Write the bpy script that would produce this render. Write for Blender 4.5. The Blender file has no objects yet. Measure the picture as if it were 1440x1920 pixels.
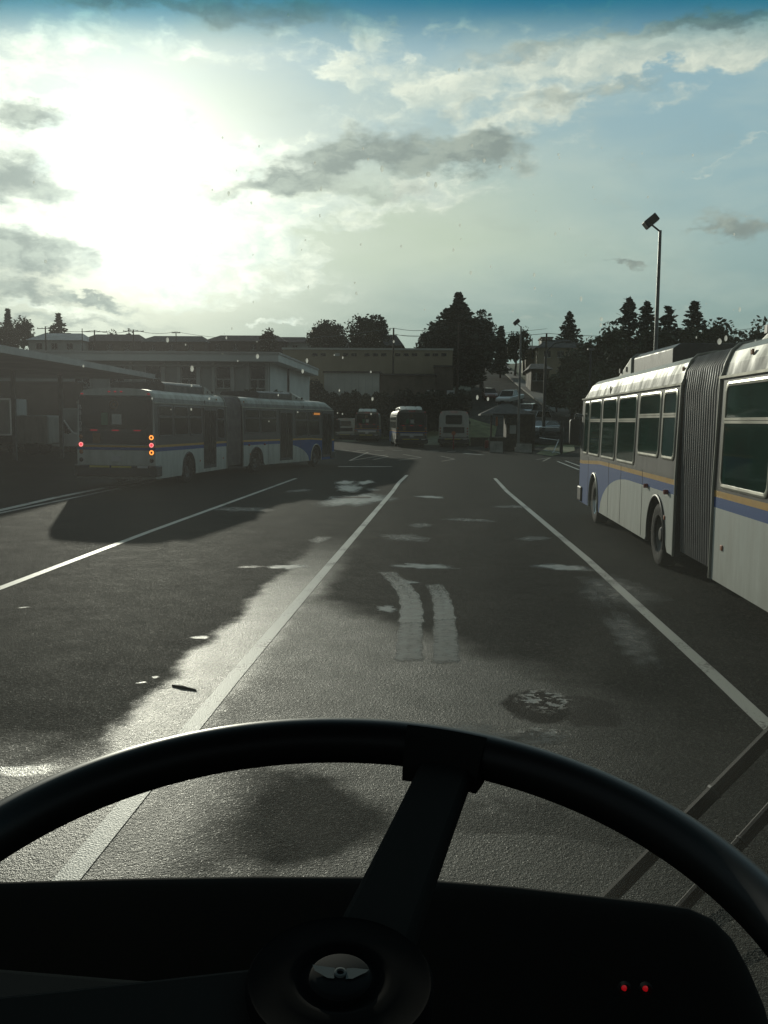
import bpy, math, random
from mathutils import Vector, Matrix
from math import sin, cos, tan, pi, radians, sqrt, atan2, asin
random.seed(7)
S = bpy.context.scene
COL = S.collection
# ------------------------------------------------------------------ camera
F = 1742.0                       # focal length in photograph pixels (1440 x 1920)
ROLL, PITCH, YAW = radians(.6), radians(5.61), radians(3.67)
CAM = Vector((0, 0, 2.2))
_r = Vector((cos(YAW), sin(YAW), 0))
_f = Vector((-sin(YAW)*cos(PITCH), cos(YAW)*cos(PITCH), -sin(PITCH)))
_u = _r.cross(_f)
CR = _r*cos(ROLL) + _u*sin(ROLL)
CU = _u*cos(ROLL) - _r*sin(ROLL)
CF = _f
cd = bpy.data.cameras.new('camera')
cd.sensor_fit = 'VERTICAL'; cd.sensor_height = 24; cd.lens = 24*F/1920
cd.clip_start = .02; cd.clip_end = 6000
cam = bpy.data.objects.new('camera', cd); COL.objects.link(cam)
M = Matrix((CR, CU, -CF)).transposed().to_4x4(); M.translation = CAM
cam.matrix_world = M
S.camera = cam

def ray(px, py):
    return (CR*((px-720)/F) + CU*((960-py)/F) + CF)
def G(px, py, z=0.0):            # ground point under a pixel
    d = ray(px, py); t = (z-CAM.z)/d.z
    return CAM + d*t
def P(px, py, Y):                # point at forward distance Y
    d = ray(px, py); return CAM + d*(Y/d.y)
def C3(x, y, z):                 # camera-space point (right, up, forward) as a world point
    return CAM + CR*x + CU*y + CF*z
def AE(px, py):
    d = ray(px, py).normalized()
    return math.degrees(atan2(d.x, d.y)), math.degrees(asin(d.z))

# ------------------------------------------------------------------ light and sky
SUN_AZ, SUN_EL = radians(-19.0), radians(13.0)
sd = Vector((sin(SUN_AZ)*cos(SUN_EL), cos(SUN_AZ)*cos(SUN_EL), sin(SUN_EL)))
sl = bpy.data.lights.new('sun', 'SUN'); sl.energy = 2.0; sl.angle = radians(.6); sl.color = (1, .94, .80)
so = bpy.data.objects.new('sun', sl); COL.objects.link(so)
so.rotation_euler = sd.to_track_quat('Z', 'Y').to_euler()
S.view_settings.view_transform = 'Standard'
S.view_settings.look = 'None'
S.view_settings.exposure = 0
S.view_settings.gamma = 1

W = bpy.data.worlds.new('World'); S.world = W; W.use_nodes = True
nt = W.node_tree; nt.nodes.clear(); L = nt.links
def N(t, **k):
    n = nt.nodes.new(t)
    for a, b in k.items(): setattr(n, a, b)
    return n
def mth(op, a, b=None, c=None, clamp=False):
    n = N('ShaderNodeMath', operation=op, use_clamp=clamp)
    for i, v in enumerate((a, b, c)):
        if v is None: continue
        if isinstance(v, (int, float)): n.inputs[i].default_value = v
        else: L.new(v, n.inputs[i])
    return n.outputs[0]
def mixc(f, a, b):
    n = N('ShaderNodeMix', data_type='RGBA'); n.clamp_factor = True
    for i, v in ((0, f), (6, a), (7, b)):
        if isinstance(v, (int, float)): n.inputs[i].default_value = v
        elif isinstance(v, tuple): n.inputs[i].default_value = (*v, 1)
        else: L.new(v, n.inputs[i])
    return n.outputs[2]
def sstep(v, a, b, lo=0., hi=1.):
    n = N('ShaderNodeMapRange', interpolation_type='SMOOTHSTEP')
    L.new(v, n.inputs[0])
    for i, x in zip((1, 2, 3, 4), (a, b, lo, hi)): n.inputs[i].default_value = x
    return n.outputs[0]
def build_world():
    tc = N('ShaderNodeTexCoord')
    sp = N('ShaderNodeSeparateXYZ'); L.new(tc.outputs['Generated'], sp.inputs[0])
    az = mth('MULTIPLY', mth('ARCTAN2', sp.outputs[0], sp.outputs[1]), 57.2958)
    el = mth('MULTIPLY', mth('ARCSINE', sp.outputs[2]), 57.2958)
    cb = N('ShaderNodeCombineXYZ'); L.new(az, cb.inputs[0]); L.new(el, cb.inputs[1])
    uv = cb.outputs[0]
    def vec(op, a, b):
        n = N('ShaderNodeVectorMath', operation=op)
        for k, v in enumerate((a, b)):
            if isinstance(v, tuple): n.inputs[k].default_value = v
            else: L.new(v, n.inputs[k])
        return n.outputs[0]
    def noise(src, scale, det, ro, st=(1, 1.9, 1), dist=0.):
        n = N('ShaderNodeTexNoise'); n.inputs['Scale'].default_value = scale; n.inputs['Detail'].default_value = det; n.inputs['Roughness'].default_value = ro; n.inputs['Distortion'].default_value = dist
        L.new(vec('MULTIPLY', src, st), n.inputs['Vector']); return n
    warp = noise(uv, .30, 6, .6)
    wv = vec('MULTIPLY', vec('SUBTRACT', warp.outputs['Color'], (.5, .5, .5)), (7., 4., 0))
    wuv = vec('ADD', uv, wv)
    wv2 = vec('MULTIPLY', vec('SUBTRACT', warp.outputs['Color'], (.5, .5, .5)), (2.6, 1.6, 0))
    tuv = vec('ADD', uv, wv2)
    n1 = noise(tuv, .26, 12, .62).outputs['Fac']
    n1s = noise(vec('ADD', tuv, (-.75, .35, 0)), .26, 8, .6).outputs['Fac']      # the same field sampled toward the sun, for lit and shaded sides
    n2 = noise(tuv, .75, 9, .6, (1, 1.7, 1)).outputs['Fac']
    n3 = noise(uv, .12, 5, .55, (1, 3.2, 1), .4).outputs['Fac']
    def blobs(lst, src):
        tot = None
        for (x, y, rx, ry, w, ang) in lst:
            a, e = AE(x, y)
            m = N('ShaderNodeMapping', vector_type='TEXTURE')
            L.new(src, m.inputs['Vector'])
            m.inputs['Location'].default_value = (a, e, 0)
            m.inputs['Rotation'].default_value = (0, 0, radians(ang))
            m.inputs['Scale'].default_value = (rx/31., ry/31., 1)
            ln = N('ShaderNodeVectorMath', operation='LENGTH'); L.new(m.outputs[0], ln.inputs[0])
            v = sstep(ln.outputs['Value'], 1.45, 0., 0., w)
            tot = v if tot is None else mth('ADD', tot, v)
        return tot
    bright = blobs([(330, 92, 250, 30, .8, -3), (120, 70, 160, 26, .7, 0), (30, 150, 150, 80, .8, 0), (200, 200, 170, 60, .65, 0), (130, 270, 230, 90, 1., 0), (380, 285, 150, 40, .9, -5), (655, 130, 60, 34, 1., -35), (740, 110, 100, 45, .75, -30),
                    (560, 85, 50, 20, .7, -20), (530, 265, 150, 34, .8, 18), (800, 215, 150, 60, .7, 10), (1000, 130, 220, 60, .85, 8), (1180, 105, 170, 36, .9, 8), (1330, 100, 190, 30, .9, -2), (1250, 185, 90, 22, .8, 5),
                    (1010, 215, 150, 34, .8, 12), (1030, 285, 90, 34, .7, 10), (820, 350, 170, 40, .8, 0), (640, 395, 220, 34, .8, 0), (480, 460, 200, 60, .5, 0), (250, 430, 350, 105, 1.2, 0), (420, 530, 300, 50, .55, 0), (540, 606, 44, 14, 1., 10), (480, 614, 26, 9, .8, 0),
                    (1390, 285, 110, 10, .55, 12), (1320, 325, 100, 8, .5, 14), (100, 575, 160, 14, .8, -8), (1500, 60, 200, 50, .7, 0), (-200, 250, 200, 200, .9, 0), (300, 20, 420, 22, .6, 0), (1340, 45, 220, 18, .6, 0), (900, 50, 300, 24, .5, 0)], wuv)
    grey = blobs([(790, 285, 180, 40, 1.15, 4), (600, 320, 150, 30, 1.0, 10), (480, 345, 130, 24, .8, 5), (920, 290, 110, 36, .9, 0), (700, 360, 90, 20, .6, 0), (20, 345, 140, 44, 1.2, -8), (30, 225, 90, 22, 1., 0),
                  (30, 470, 140, 42, 1.4, -10), (50, 545, 120, 20, 1.1, -10), (190, 565, 60, 12, 1.1, -10), (1080, 180, 160, 20, .55, 8), (830, 215, 60, 22, .5, 10), (100, 600, 260, 12, .7, 0),
                  (1385, 430, 75, 22, 1.0, -6), (1300, 440, 40, 8, .6, 0), (1165, 498, 34, 7, 1.1, -12), (1020, 95, 200, 18, .5, 3), (300, 14, 420, 22, .9, 0), (1340, 40, 200, 18, .9, 0), (310, 290, 40, 26, .5, 0)], wuv)
    bd = sstep(mth('ADD', bright, mth('MULTIPLY', mth('SUBTRACT', n1, .5), 2.6)), .28, 1.05)
    gd = sstep(mth('ADD', grey, mth('MULTIPLY', mth('SUBTRACT', n1, .5), 1.7)), .0, 1.05)
    lit = mth('ADD', .5, mth('MULTIPLY', mth('SUBTRACT', n1, n1s), 3.6), clamp=True)
    vd = N('ShaderNodeVectorMath', operation='DOT_PRODUCT'); L.new(tc.outputs['Generated'], vd.inputs[0]); vd.inputs[1].default_value = sd
    ang = mth('MULTIPLY', mth('ARCCOSINE', mth('MINIMUM', vd.outputs['Value'], 1.)), 57.2958)
    g1 = mth('EXPONENT', mth('MULTIPLY', ang, -1/3.6))
    g2 = mth('EXPONENT', mth('MULTIPLY', ang, -1/9.0))
    sky = N('ShaderNodeTexSky', sky_type='NISHITA', sun_disc=False, sun_elevation=SUN_EL, sun_rotation=SUN_AZ, altitude=50, air_density=1.1, dust_density=1.6, ozone_density=1.5)
    K = .07
    def sc(c): return tuple(v/K for v in c)
    skyc = mixc(.78, sky.outputs[0], sc((.30, .47, .53)))
    hz_ = sstep(el, 15., 3.)
    skyc = mixc(mth('MULTIPLY', hz_, .9), skyc, sc((.25, .345, .325)))
    zen = sstep(el, 12., 26.)
    skyc = mixc(mth('MULTIPLY', zen, .75), skyc, sc((.30, .47, .58)))
    # thin streaky high cloud that pales the whole sky
    cir = mth('MULTIPLY', sstep(n3, .38, .68), mth('ADD', .25, mth('MULTIPLY', g2, .9)), clamp=True)
    pale = blobs([(820, 400, 420, 110, .8, 3), (560, 450, 350, 120, .8, 0), (1000, 480, 400, 60, .5, 0), (420, 190, 200, 60, .5, 0)], tuv)
    skyc = mixc(mth('MULTIPLY', pale, .8, clamp=True), skyc, sc((.52, .60, .50)))
    skyc = mixc(mth('MULTIPLY', cir, mth('ADD', .55, mth('MULTIPLY', n2, .5))), skyc, sc((.60, .66, .58)))
    def scaled(col, f):
        n = N('ShaderNodeVectorMath', operation='SCALE'); n.inputs[0].default_value = sc(col); L.new(f, n.inputs['Scale']); return n.outputs[0]
    base = vec('ADD', skyc, scaled((1.0, .98, .84), mth('ADD', mth('MULTIPLY', g1, 1.9), mth('MULTIPLY', g2, .24))))
    bcol = mixc(mth('MULTIPLY', lit, sstep(n2, .25, .6)), scaled((.50, .56, .52), mth('ADD', 1., mth('MULTIPLY', g2, 1.7))), scaled((.95, .97, .84), mth('ADD', .82, mth('MULTIPLY', g2, 1.35))))
    c1 = mixc(mth('MULTIPLY', bd, .93), base, bcol)
    gcol = mixc(sstep(mth('ADD', mth('MULTIPLY', lit, .6), mth('MULTIPLY', n2, .5)), .3, .85), scaled((.285, .335, .32), mth('ADD', .85, mth('MULTIPLY', g2, .8))), scaled((.38, .43, .39), mth('ADD', .9, mth('MULTIPLY', g2, 1.2))))
    c2 = mixc(mth('MULTIPLY', gd, .93), c1, gcol)
    # dark cover added over the unseen sky behind and above, to cut ambient light
    back = mth('MAXIMUM', sstep(sp.outputs[1], .62, .05), sstep(el, 36., 55.))
    c3 = mixc(mth('MULTIPLY', back, .93), c2, sc((.085, .10, .105)))
    bg = N('ShaderNodeBackground'); L.new(c3, bg.inputs[0]); bg.inputs[1].default_value = K
    out = N('ShaderNodeOutputWorld'); L.new(bg.outputs[0], out.inputs[0])
build_world()

# ------------------------------------------------------------------ materials
def mat(name, col, rough=.6, metal=0., var=0., vscale=3., bump=0., bscale=40., spec=.5, emit=None, es=0., coat=0.):
    m = bpy.data.materials.new(name); m.use_nodes = True
    t = m.node_tree; b = t.nodes['Principled BSDF']
    b.inputs['Base Color'].default_value = (*col, 1); b.inputs['Roughness'].default_value = rough
    b.inputs['Metallic'].default_value = metal; b.inputs['Specular IOR Level'].default_value = spec
    b.inputs['Coat Weight'].default_value = coat
    if emit: b.inputs['Emission Color'].default_value = (*emit, 1); b.inputs['Emission Strength'].default_value = es
    tc = t.nodes.new('ShaderNodeTexCoord')
    if var:
        n = t.nodes.new('ShaderNodeTexNoise'); n.inputs['Scale'].default_value = vscale; n.inputs['Detail'].default_value = 6; n.inputs['Roughness'].default_value = .6
        t.links.new(tc.outputs['Object'], n.inputs['Vector'])
        r = t.nodes.new('ShaderNodeMapRange'); r.inputs[1].default_value = .3; r.inputs[2].default_value = .7
        r.inputs[3].default_value = 1-var; r.inputs[4].default_value = 1+var; t.links.new(n.outputs['Fac'], r.inputs[0])
        v = t.nodes.new('ShaderNodeVectorMath'); v.operation = 'SCALE'; v.inputs[0].default_value = col
        t.links.new(r.outputs[0], v.inputs['Scale']); t.links.new(v.outputs[0], b.inputs['Base Color'])
        r2 = t.nodes.new('ShaderNodeMapRange'); r2.inputs[1].default_value = .3; r2.inputs[2].default_value = .7
        r2.inputs[3].default_value = min(1, rough*1.25); r2.inputs[4].default_value = rough*.8
        t.links.new(n.outputs['Fac'], r2.inputs[0]); t.links.new(r2.outputs[0], b.inputs['Roughness'])
    if bump:
        n = t.nodes.new('ShaderNodeTexNoise'); n.inputs['Scale'].default_value = bscale; n.inputs['Detail'].default_value = 4
        t.links.new(tc.outputs['Object'], n.inputs['Vector'])
        bp = t.nodes.new('ShaderNodeBump'); bp.inputs['Strength'].default_value = bump; bp.inputs['Distance'].default_value = .01
        t.links.new(n.outputs['Fac'], bp.inputs['Height']); t.links.new(bp.outputs[0], b.inputs['Normal'])
    return m
def dirt_mat(name, col, dirt, rough, amt=.6, z0=.3, z1=1.1, metal=0., streak=True):
    # paint with road film: streaks and splashes, heavier low on the body
    m = mat(name, col, rough, metal, spec=.16 if 'blue' in name else .3); t = m.node_tree; b = t.nodes['Principled BSDF']
    tc = t.nodes.new('ShaderNodeTexCoord')
    mp = t.nodes.new('ShaderNodeMapping'); mp.inputs['Scale'].default_value = (2.5, 2.5, .5 if streak else 2.5); t.links.new(tc.outputs['Object'], mp.inputs['Vector'])
    n = t.nodes.new('ShaderNodeTexNoise'); n.inputs['Scale'].default_value = 1.7; n.inputs['Detail'].default_value = 8; n.inputs['Roughness'].default_value = .65
    t.links.new(mp.outputs[0], n.inputs['Vector'])
    sp = t.nodes.new('ShaderNodeSeparateXYZ'); t.links.new(tc.outputs['Object'], sp.inputs[0])
    r = t.nodes.new('ShaderNodeMapRange'); r.inputs[1].default_value = z0; r.inputs[2].default_value = z1; r.inputs[3].default_value = .28; r.inputs[4].default_value = 0
    t.links.new(sp.outputs[2], r.inputs[0])
    a = t.nodes.new('ShaderNodeMath'); a.operation = 'ADD'; t.links.new(n.outputs['Fac'], a.inputs[0]); t.links.new(r.outputs[0], a.inputs[1])
    r2 = t.nodes.new('ShaderNodeMapRange'); r2.inputs[1].default_value = .42; r2.inputs[2].default_value = .85; r2.inputs[4].default_value = amt
    t.links.new(a.outputs[0], r2.inputs[0])
    mx = t.nodes.new('ShaderNodeMix'); mx.data_type = 'RGBA'; mx.inputs[6].default_value = (*col, 1); mx.inputs[7].default_value = (*dirt, 1)
    t.links.new(r2.outputs[0], mx.inputs[0]); t.links.new(mx.outputs[2], b.inputs['Base Color'])
    r3 = t.nodes.new('ShaderNodeMapRange'); r3.inputs[3].default_value = rough; r3.inputs[4].default_value = min(1, rough+.4); t.links.new(r2.outputs[0], r3.inputs[0]); t.links.new(r3.outputs[0], b.inputs['Roughness'])
    return m
MT = dict(
 bus_white=dirt_mat('bus_white_paint', (.51, .53, .49), (.19, .185, .15), .4, .55),
 bus_blue=dirt_mat('bus_blue_paint', (.003, .062, .24), (.02, .05, .11), .5, .12),
 bus_yellow=mat('bus_yellow_stripe', (.50, .27, .03), .4, var=.12),
 bus_grey=dirt_mat('bus_grey_paint', (.045, .045, .043), (.09, .085, .07), .4, .4, 1, 1.6),
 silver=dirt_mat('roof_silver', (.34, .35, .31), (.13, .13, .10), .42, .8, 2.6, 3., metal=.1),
 silver_dark=dirt_mat('roof_grey_and_shaded_white', (.17, .175, .165), (.09, .09, .075), .45, .8, 2.6, 3., metal=.1),
 black=mat('black_plastic', (.012, .012, .012), .5, var=.2),
 rubber=mat('tyre_rubber', (.009, .009, .009), .85, spec=.15, var=.3, vscale=14, bump=.2),
 bellows=mat('bellows_fabric', (.11, .105, .10), .55, var=.3, vscale=2.5),
 glass=mat('tinted_green_glass', (.006, .036, .025), .05, var=.5, vscale=1.3, spec=.4),
 dark_glass=mat('dark_glass', (.006, .009, .008), .07, spec=.4),
 frame=mat('window_frame_aluminium', (.38, .37, .31), .35, .5, var=.15),
 black_frame=mat('window_frame_black', (.02, .02, .02), .5),
 steel=mat('wheel_steel', (.06, .06, .058), .45, .5, var=.3, vscale=8),
 chrome=mat('bright_metal', (.7, .7, .68), .2, 1.),
 red_lit=mat('red_light_lit', (.5, .01, .01), .3, emit=(1, .02, .04), es=2.2),
 red_core=mat('red_light_core', (.4, .01, .01), .3, emit=(1., .25, .25), es=1.3),
 amber_lit=mat('amber_light_lit', (.6, .2, .02), .3, emit=(1., .30, .05), es=2.0),
 red_off=mat('red_lens', (.20, .01, .015), .25),
 red_dim=mat('red_marker', (.3, .01, .02), .25, emit=(1, .04, .08), es=.15),
 amber_off=mat('amber_lens', (.35, .12, .03), .25),
 white_lens=mat('clear_lens', (.5, .5, .5), .15),
 sticker_yellow=mat('yellow_sticker', (.45, .38, .04), .5),
 sticker_white=mat('white_sticker', (.5, .5, .5), .5),
 sticker_orange=mat('orange_sticker', (.16, .085, .03), .5),
 green_reflection=mat('painted_green_reflection', (.02, .14, .07), .5),
 orange_text=mat('amber_sign', (.5, .15, .02), .5, emit=(1, .35, .05), es=.35),
 white_plain=dirt_mat('old_white_paint', (.54, .54, .49), (.22, .21, .18), .4, .5, .3, 1.4),
 cream=mat('cream_wall', (.32, .31, .27), .8, var=.12, vscale=.6),
 fascia=mat('fascia_panel', (.58, .59, .55), .6, var=.1, vscale=.5),
 pier=mat('grey_wall', (.40, .41, .38), .8, var=.15, vscale=.7),
 beige=mat('beige_wall', (.28, .245, .17), .9, var=.15, vscale=.3),
 brown=mat('brown_wall', (.10, .083, .064), .9, var=.25, vscale=.5),
 pale=mat('pale_wall', (.48, .49, .45), .85, var=.15, vscale=.4),
 roof=mat('dark_shingles', (.045, .042, .04), .9, var=.3, vscale=2, bump=.3),
 roof_pale=mat('pale_metal_roof', (.38, .37, .35), .6, var=.15, vscale=1),
 roof_red=mat('brown_roof', (.085, .055, .045), .9, var=.3, vscale=2),
 wood=mat('stained_wood', (.035, .026, .016), .8, var=.4, vscale=4, bump=.2),
 pole_wood=mat('weathered_pole_wood', (.05, .042, .033), .9, var=.3, vscale=3),
 pole_metal=mat('galvanised_metal', (.16, .165, .16), .45, .6, var=.2),
 dark_metal=mat('dark_metal', (.03, .032, .032), .5, .4, var=.2),
 concrete=mat('concrete', (.24, .24, .215), .9, var=.25, vscale=2.5, bump=.4, bscale=30),
 paint=None,
 leaf_dark=mat('conifer_needles', (.014, .024, .012), .8, var=.5, vscale=.5),
 leaf=mat('tree_leaves', (.028, .042, .014), .75, var=.5, vscale=.4),
 leaf_pale=mat('yellowing_leaves', (.05, .052, .018), .75, var=.4, vscale=.5),
 bark=mat('bark', (.04, .03, .022), .95, var=.3),
 hedge=mat('hedge_leaves', (.016, .022, .010), .85, var=.5, vscale=.4),
 red_paint=mat('red_paint', (.22, .02, .015), .5, var=.2),
 orange_paint=mat('orange_paint', (.35, .09, .02), .5),
 cab_black=mat('cab_black_plastic', (.022, .0222, .020), .85, spec=.05),
 rim_black=mat('rim_black_plastic', (.012, .012, .011), .40, spec=.32),
 wiper_black=mat('wiper_black_metal', (.004, .004, .004), .6, spec=.12),
 hub_black=mat('hub_black_plastic', (.012, .012, .0115), .95, spec=.03),
 cab_grey=mat('cab_grey_panel', (.13, .135, .12), .7, spec=.3),
 badge=mat('badge_grey', (.022, .024, .024), .8, spec=.05),
 badge_wing=mat('badge_wings', (.16, .18, .175), .8, spec=.05),
 led=mat('red_indicator', (.1, 0, 0), .4, emit=(1, .01, .02), es=.20),
)

# ------------------------------------------------------------------ mesh helpers
class MB:
    def __init__(s, T=None): s.v = []; s.f = []; s.m = []; s.T = T
    def add(s, vs, fs, mi=0):
        o = len(s.v)
        for p in vs:
            p = Vector(p)
            if s.T is not None: p = s.T @ p
            s.v.append(p)
        for f in fs: s.f.append([i+o for i in f]); s.m.append(mi)
    def box(s, a, b, mi=0, taper=0):
        x0, y0, z0 = a; x1, y1, z1 = b; t = taper
        s.add([(x0, y0, z0), (x1, y0, z0), (x1, y1, z0), (x0, y1, z0), (x0+t, y0+t, z1), (x1-t, y0+t, z1), (x1-t, y1-t, z1), (x0+t, y1-t, z1)],
              [(0, 3, 2, 1), (4, 5, 6, 7), (0, 1, 5, 4), (1, 2, 6, 5), (2, 3, 7, 6), (3, 0, 4, 7)], mi)
    def prism(s, pts, a, b, ax='x', mi=0):
        def q(p, d): return {'x': (d, p[0], p[1]), 'y': (p[0], d, p[1]), 'z': (p[0], p[1], d)}[ax]
        n = len(pts)
        s.add([q(p, a) for p in pts]+[q(p, b) for p in pts],
              [list(range(n))[::-1], list(range(n, 2*n))]+[(i, (i+1) % n, n+(i+1) % n, n+i) for i in range(n)], mi)
    def tube(s, pts, r, seg=8, mi=0, caps=True, rs=None):
        pts = [Vector(p) for p in pts]; n = len(pts); vs = []; fs = []
        up = None
        for i, p in enumerate(pts):
            d = (pts[min(i+1, n-1)]-pts[max(i-1, 0)]).normalized()
            if up is None: up = Vector((0, 0, 1)) if abs(d.z) < .9 else Vector((1, 0, 0))
            a = d.cross(up).normalized(); b = a.cross(d).normalized(); up = b
            rr = rs[i] if rs else r
            for k in range(seg):
                t = 2*pi*k/seg; vs.append(p+(a*cos(t)+b*sin(t))*rr)
        for i in range(n-1):
            for k in range(seg):
                k2 = (k+1) % seg; fs.append((i*seg+k, i*seg+k2, (i+1)*seg+k2, (i+1)*seg+k))
        if caps: fs.append(list(range(seg))[::-1]); fs.append([(n-1)*seg+k for k in range(seg)])
        s.add(vs, fs, mi)
    def lathe(s, prof, c, ax, seg=24, mi=0):   # prof: (radius, offset along ax)
        ax = Vector(ax).normalized(); t = Vector((0, 0, 1)) if abs(ax.z) < .9 else Vector((1, 0, 0))
        a = ax.cross(t).normalized(); b = ax.cross(a); c = Vector(c); vs = []; fs = []; n = len(prof)
        for k in range(seg):
            w = 2*pi*k/seg; d = a*cos(w)+b*sin(w)
            for r, h in prof: vs.append(c+d*r+ax*h)
        for k in range(seg):
            k2 = (k+1) % seg
            for i in range(n-1): fs.append((k*n+i, k2*n+i, k2*n+i+1, k*n+i+1))
        s.add(vs, fs, mi)
    def disc(s, c, ax, r, h, seg=16, mi=0): s.lathe([(0, 0), (r, 0), (r, h), (0, h)], c, ax, seg, mi)
    def obj(s, name, mats, parent=None, smooth=True, bevel=0, loc=None, ang=35):
        me = bpy.data.meshes.new(name); org = Vector(loc) if loc is not None else Vector((0, 0, 0))
        me.from_pydata([p-org for p in s.v], [], s.f)
        if not isinstance(mats, (list, tuple)): mats = [mats]
        for m in mats: me.materials.append(MT[m] if isinstance(m, str) else m)
        me.polygons.foreach_set('material_index', s.m)
        me.validate(); me.update()
        if smooth:
            me.polygons.foreach_set('use_smooth', [True]*len(me.polygons)); me.set_sharp_from_angle(angle=radians(ang))
        o = bpy.data.objects.new(name, me); COL.objects.link(o); o.location = org
        if parent is not None: o.parent = parent
        if bevel:
            bv = o.modifiers.new('bevel', 'BEVEL'); bv.width = bevel; bv.segments = 2; bv.limit_method = 'ANGLE'; bv.angle_limit = radians(40)
        return o
def tag(o, label=None, cat=None, group=None, kind=None):
    if label: o['label'] = label
    if cat: o['category'] = cat
    if group: o['group'] = group
    if kind: o['kind'] = kind
    return o
def empty(name, loc=(0, 0, 0), rz=0, label=None, cat=None, group=None):
    o = bpy.data.objects.new(name, None); COL.objects.link(o); o.location = loc; o.rotation_euler = (0, 0, rz)
    o.empty_display_size = .3
    return tag(o, label, cat, group)
def copy_tree(o, parent=None):
    c = o.copy(); COL.objects.link(c)
    if parent is not None: c.parent = parent
    for ch in list(o.children): copy_tree(ch, c)
    return c
def rrect(y0, y1, z0, z1, r, n=4):
    out = []
    for cy, cz, a0 in ((y1-r, z1-r, 0), (y0+r, z1-r, 90), (y0+r, z0+r, 180), (y1-r, z0+r, 270)):
        for k in range(n+1):
            a = radians(a0+90*k/n); out.append((cy+r*cos(a), cz+r*sin(a)))
    return out
def text_obj(name, body, size, m, T, parent, depth=.002, spacing=1., align='CENTER'):
    cu = bpy.data.curves.new(name, 'FONT'); cu.body = body; cu.size = size; cu.extrude = depth; cu.align_x = align; cu.align_y = 'CENTER'
    cu.space_line = spacing
    tmp = bpy.data.objects.new('tmp', cu); COL.objects.link(tmp)
    dg = bpy.context.evaluated_depsgraph_get(); me = bpy.data.meshes.new_from_object(tmp.evaluated_get(dg))
    bpy.data.objects.remove(tmp)
    me.transform(T); me.materials.clear(); me.materials.append(MT[m])
    o = bpy.data.objects.new(name, me); COL.objects.link(o); o.parent = parent
    return o

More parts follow.
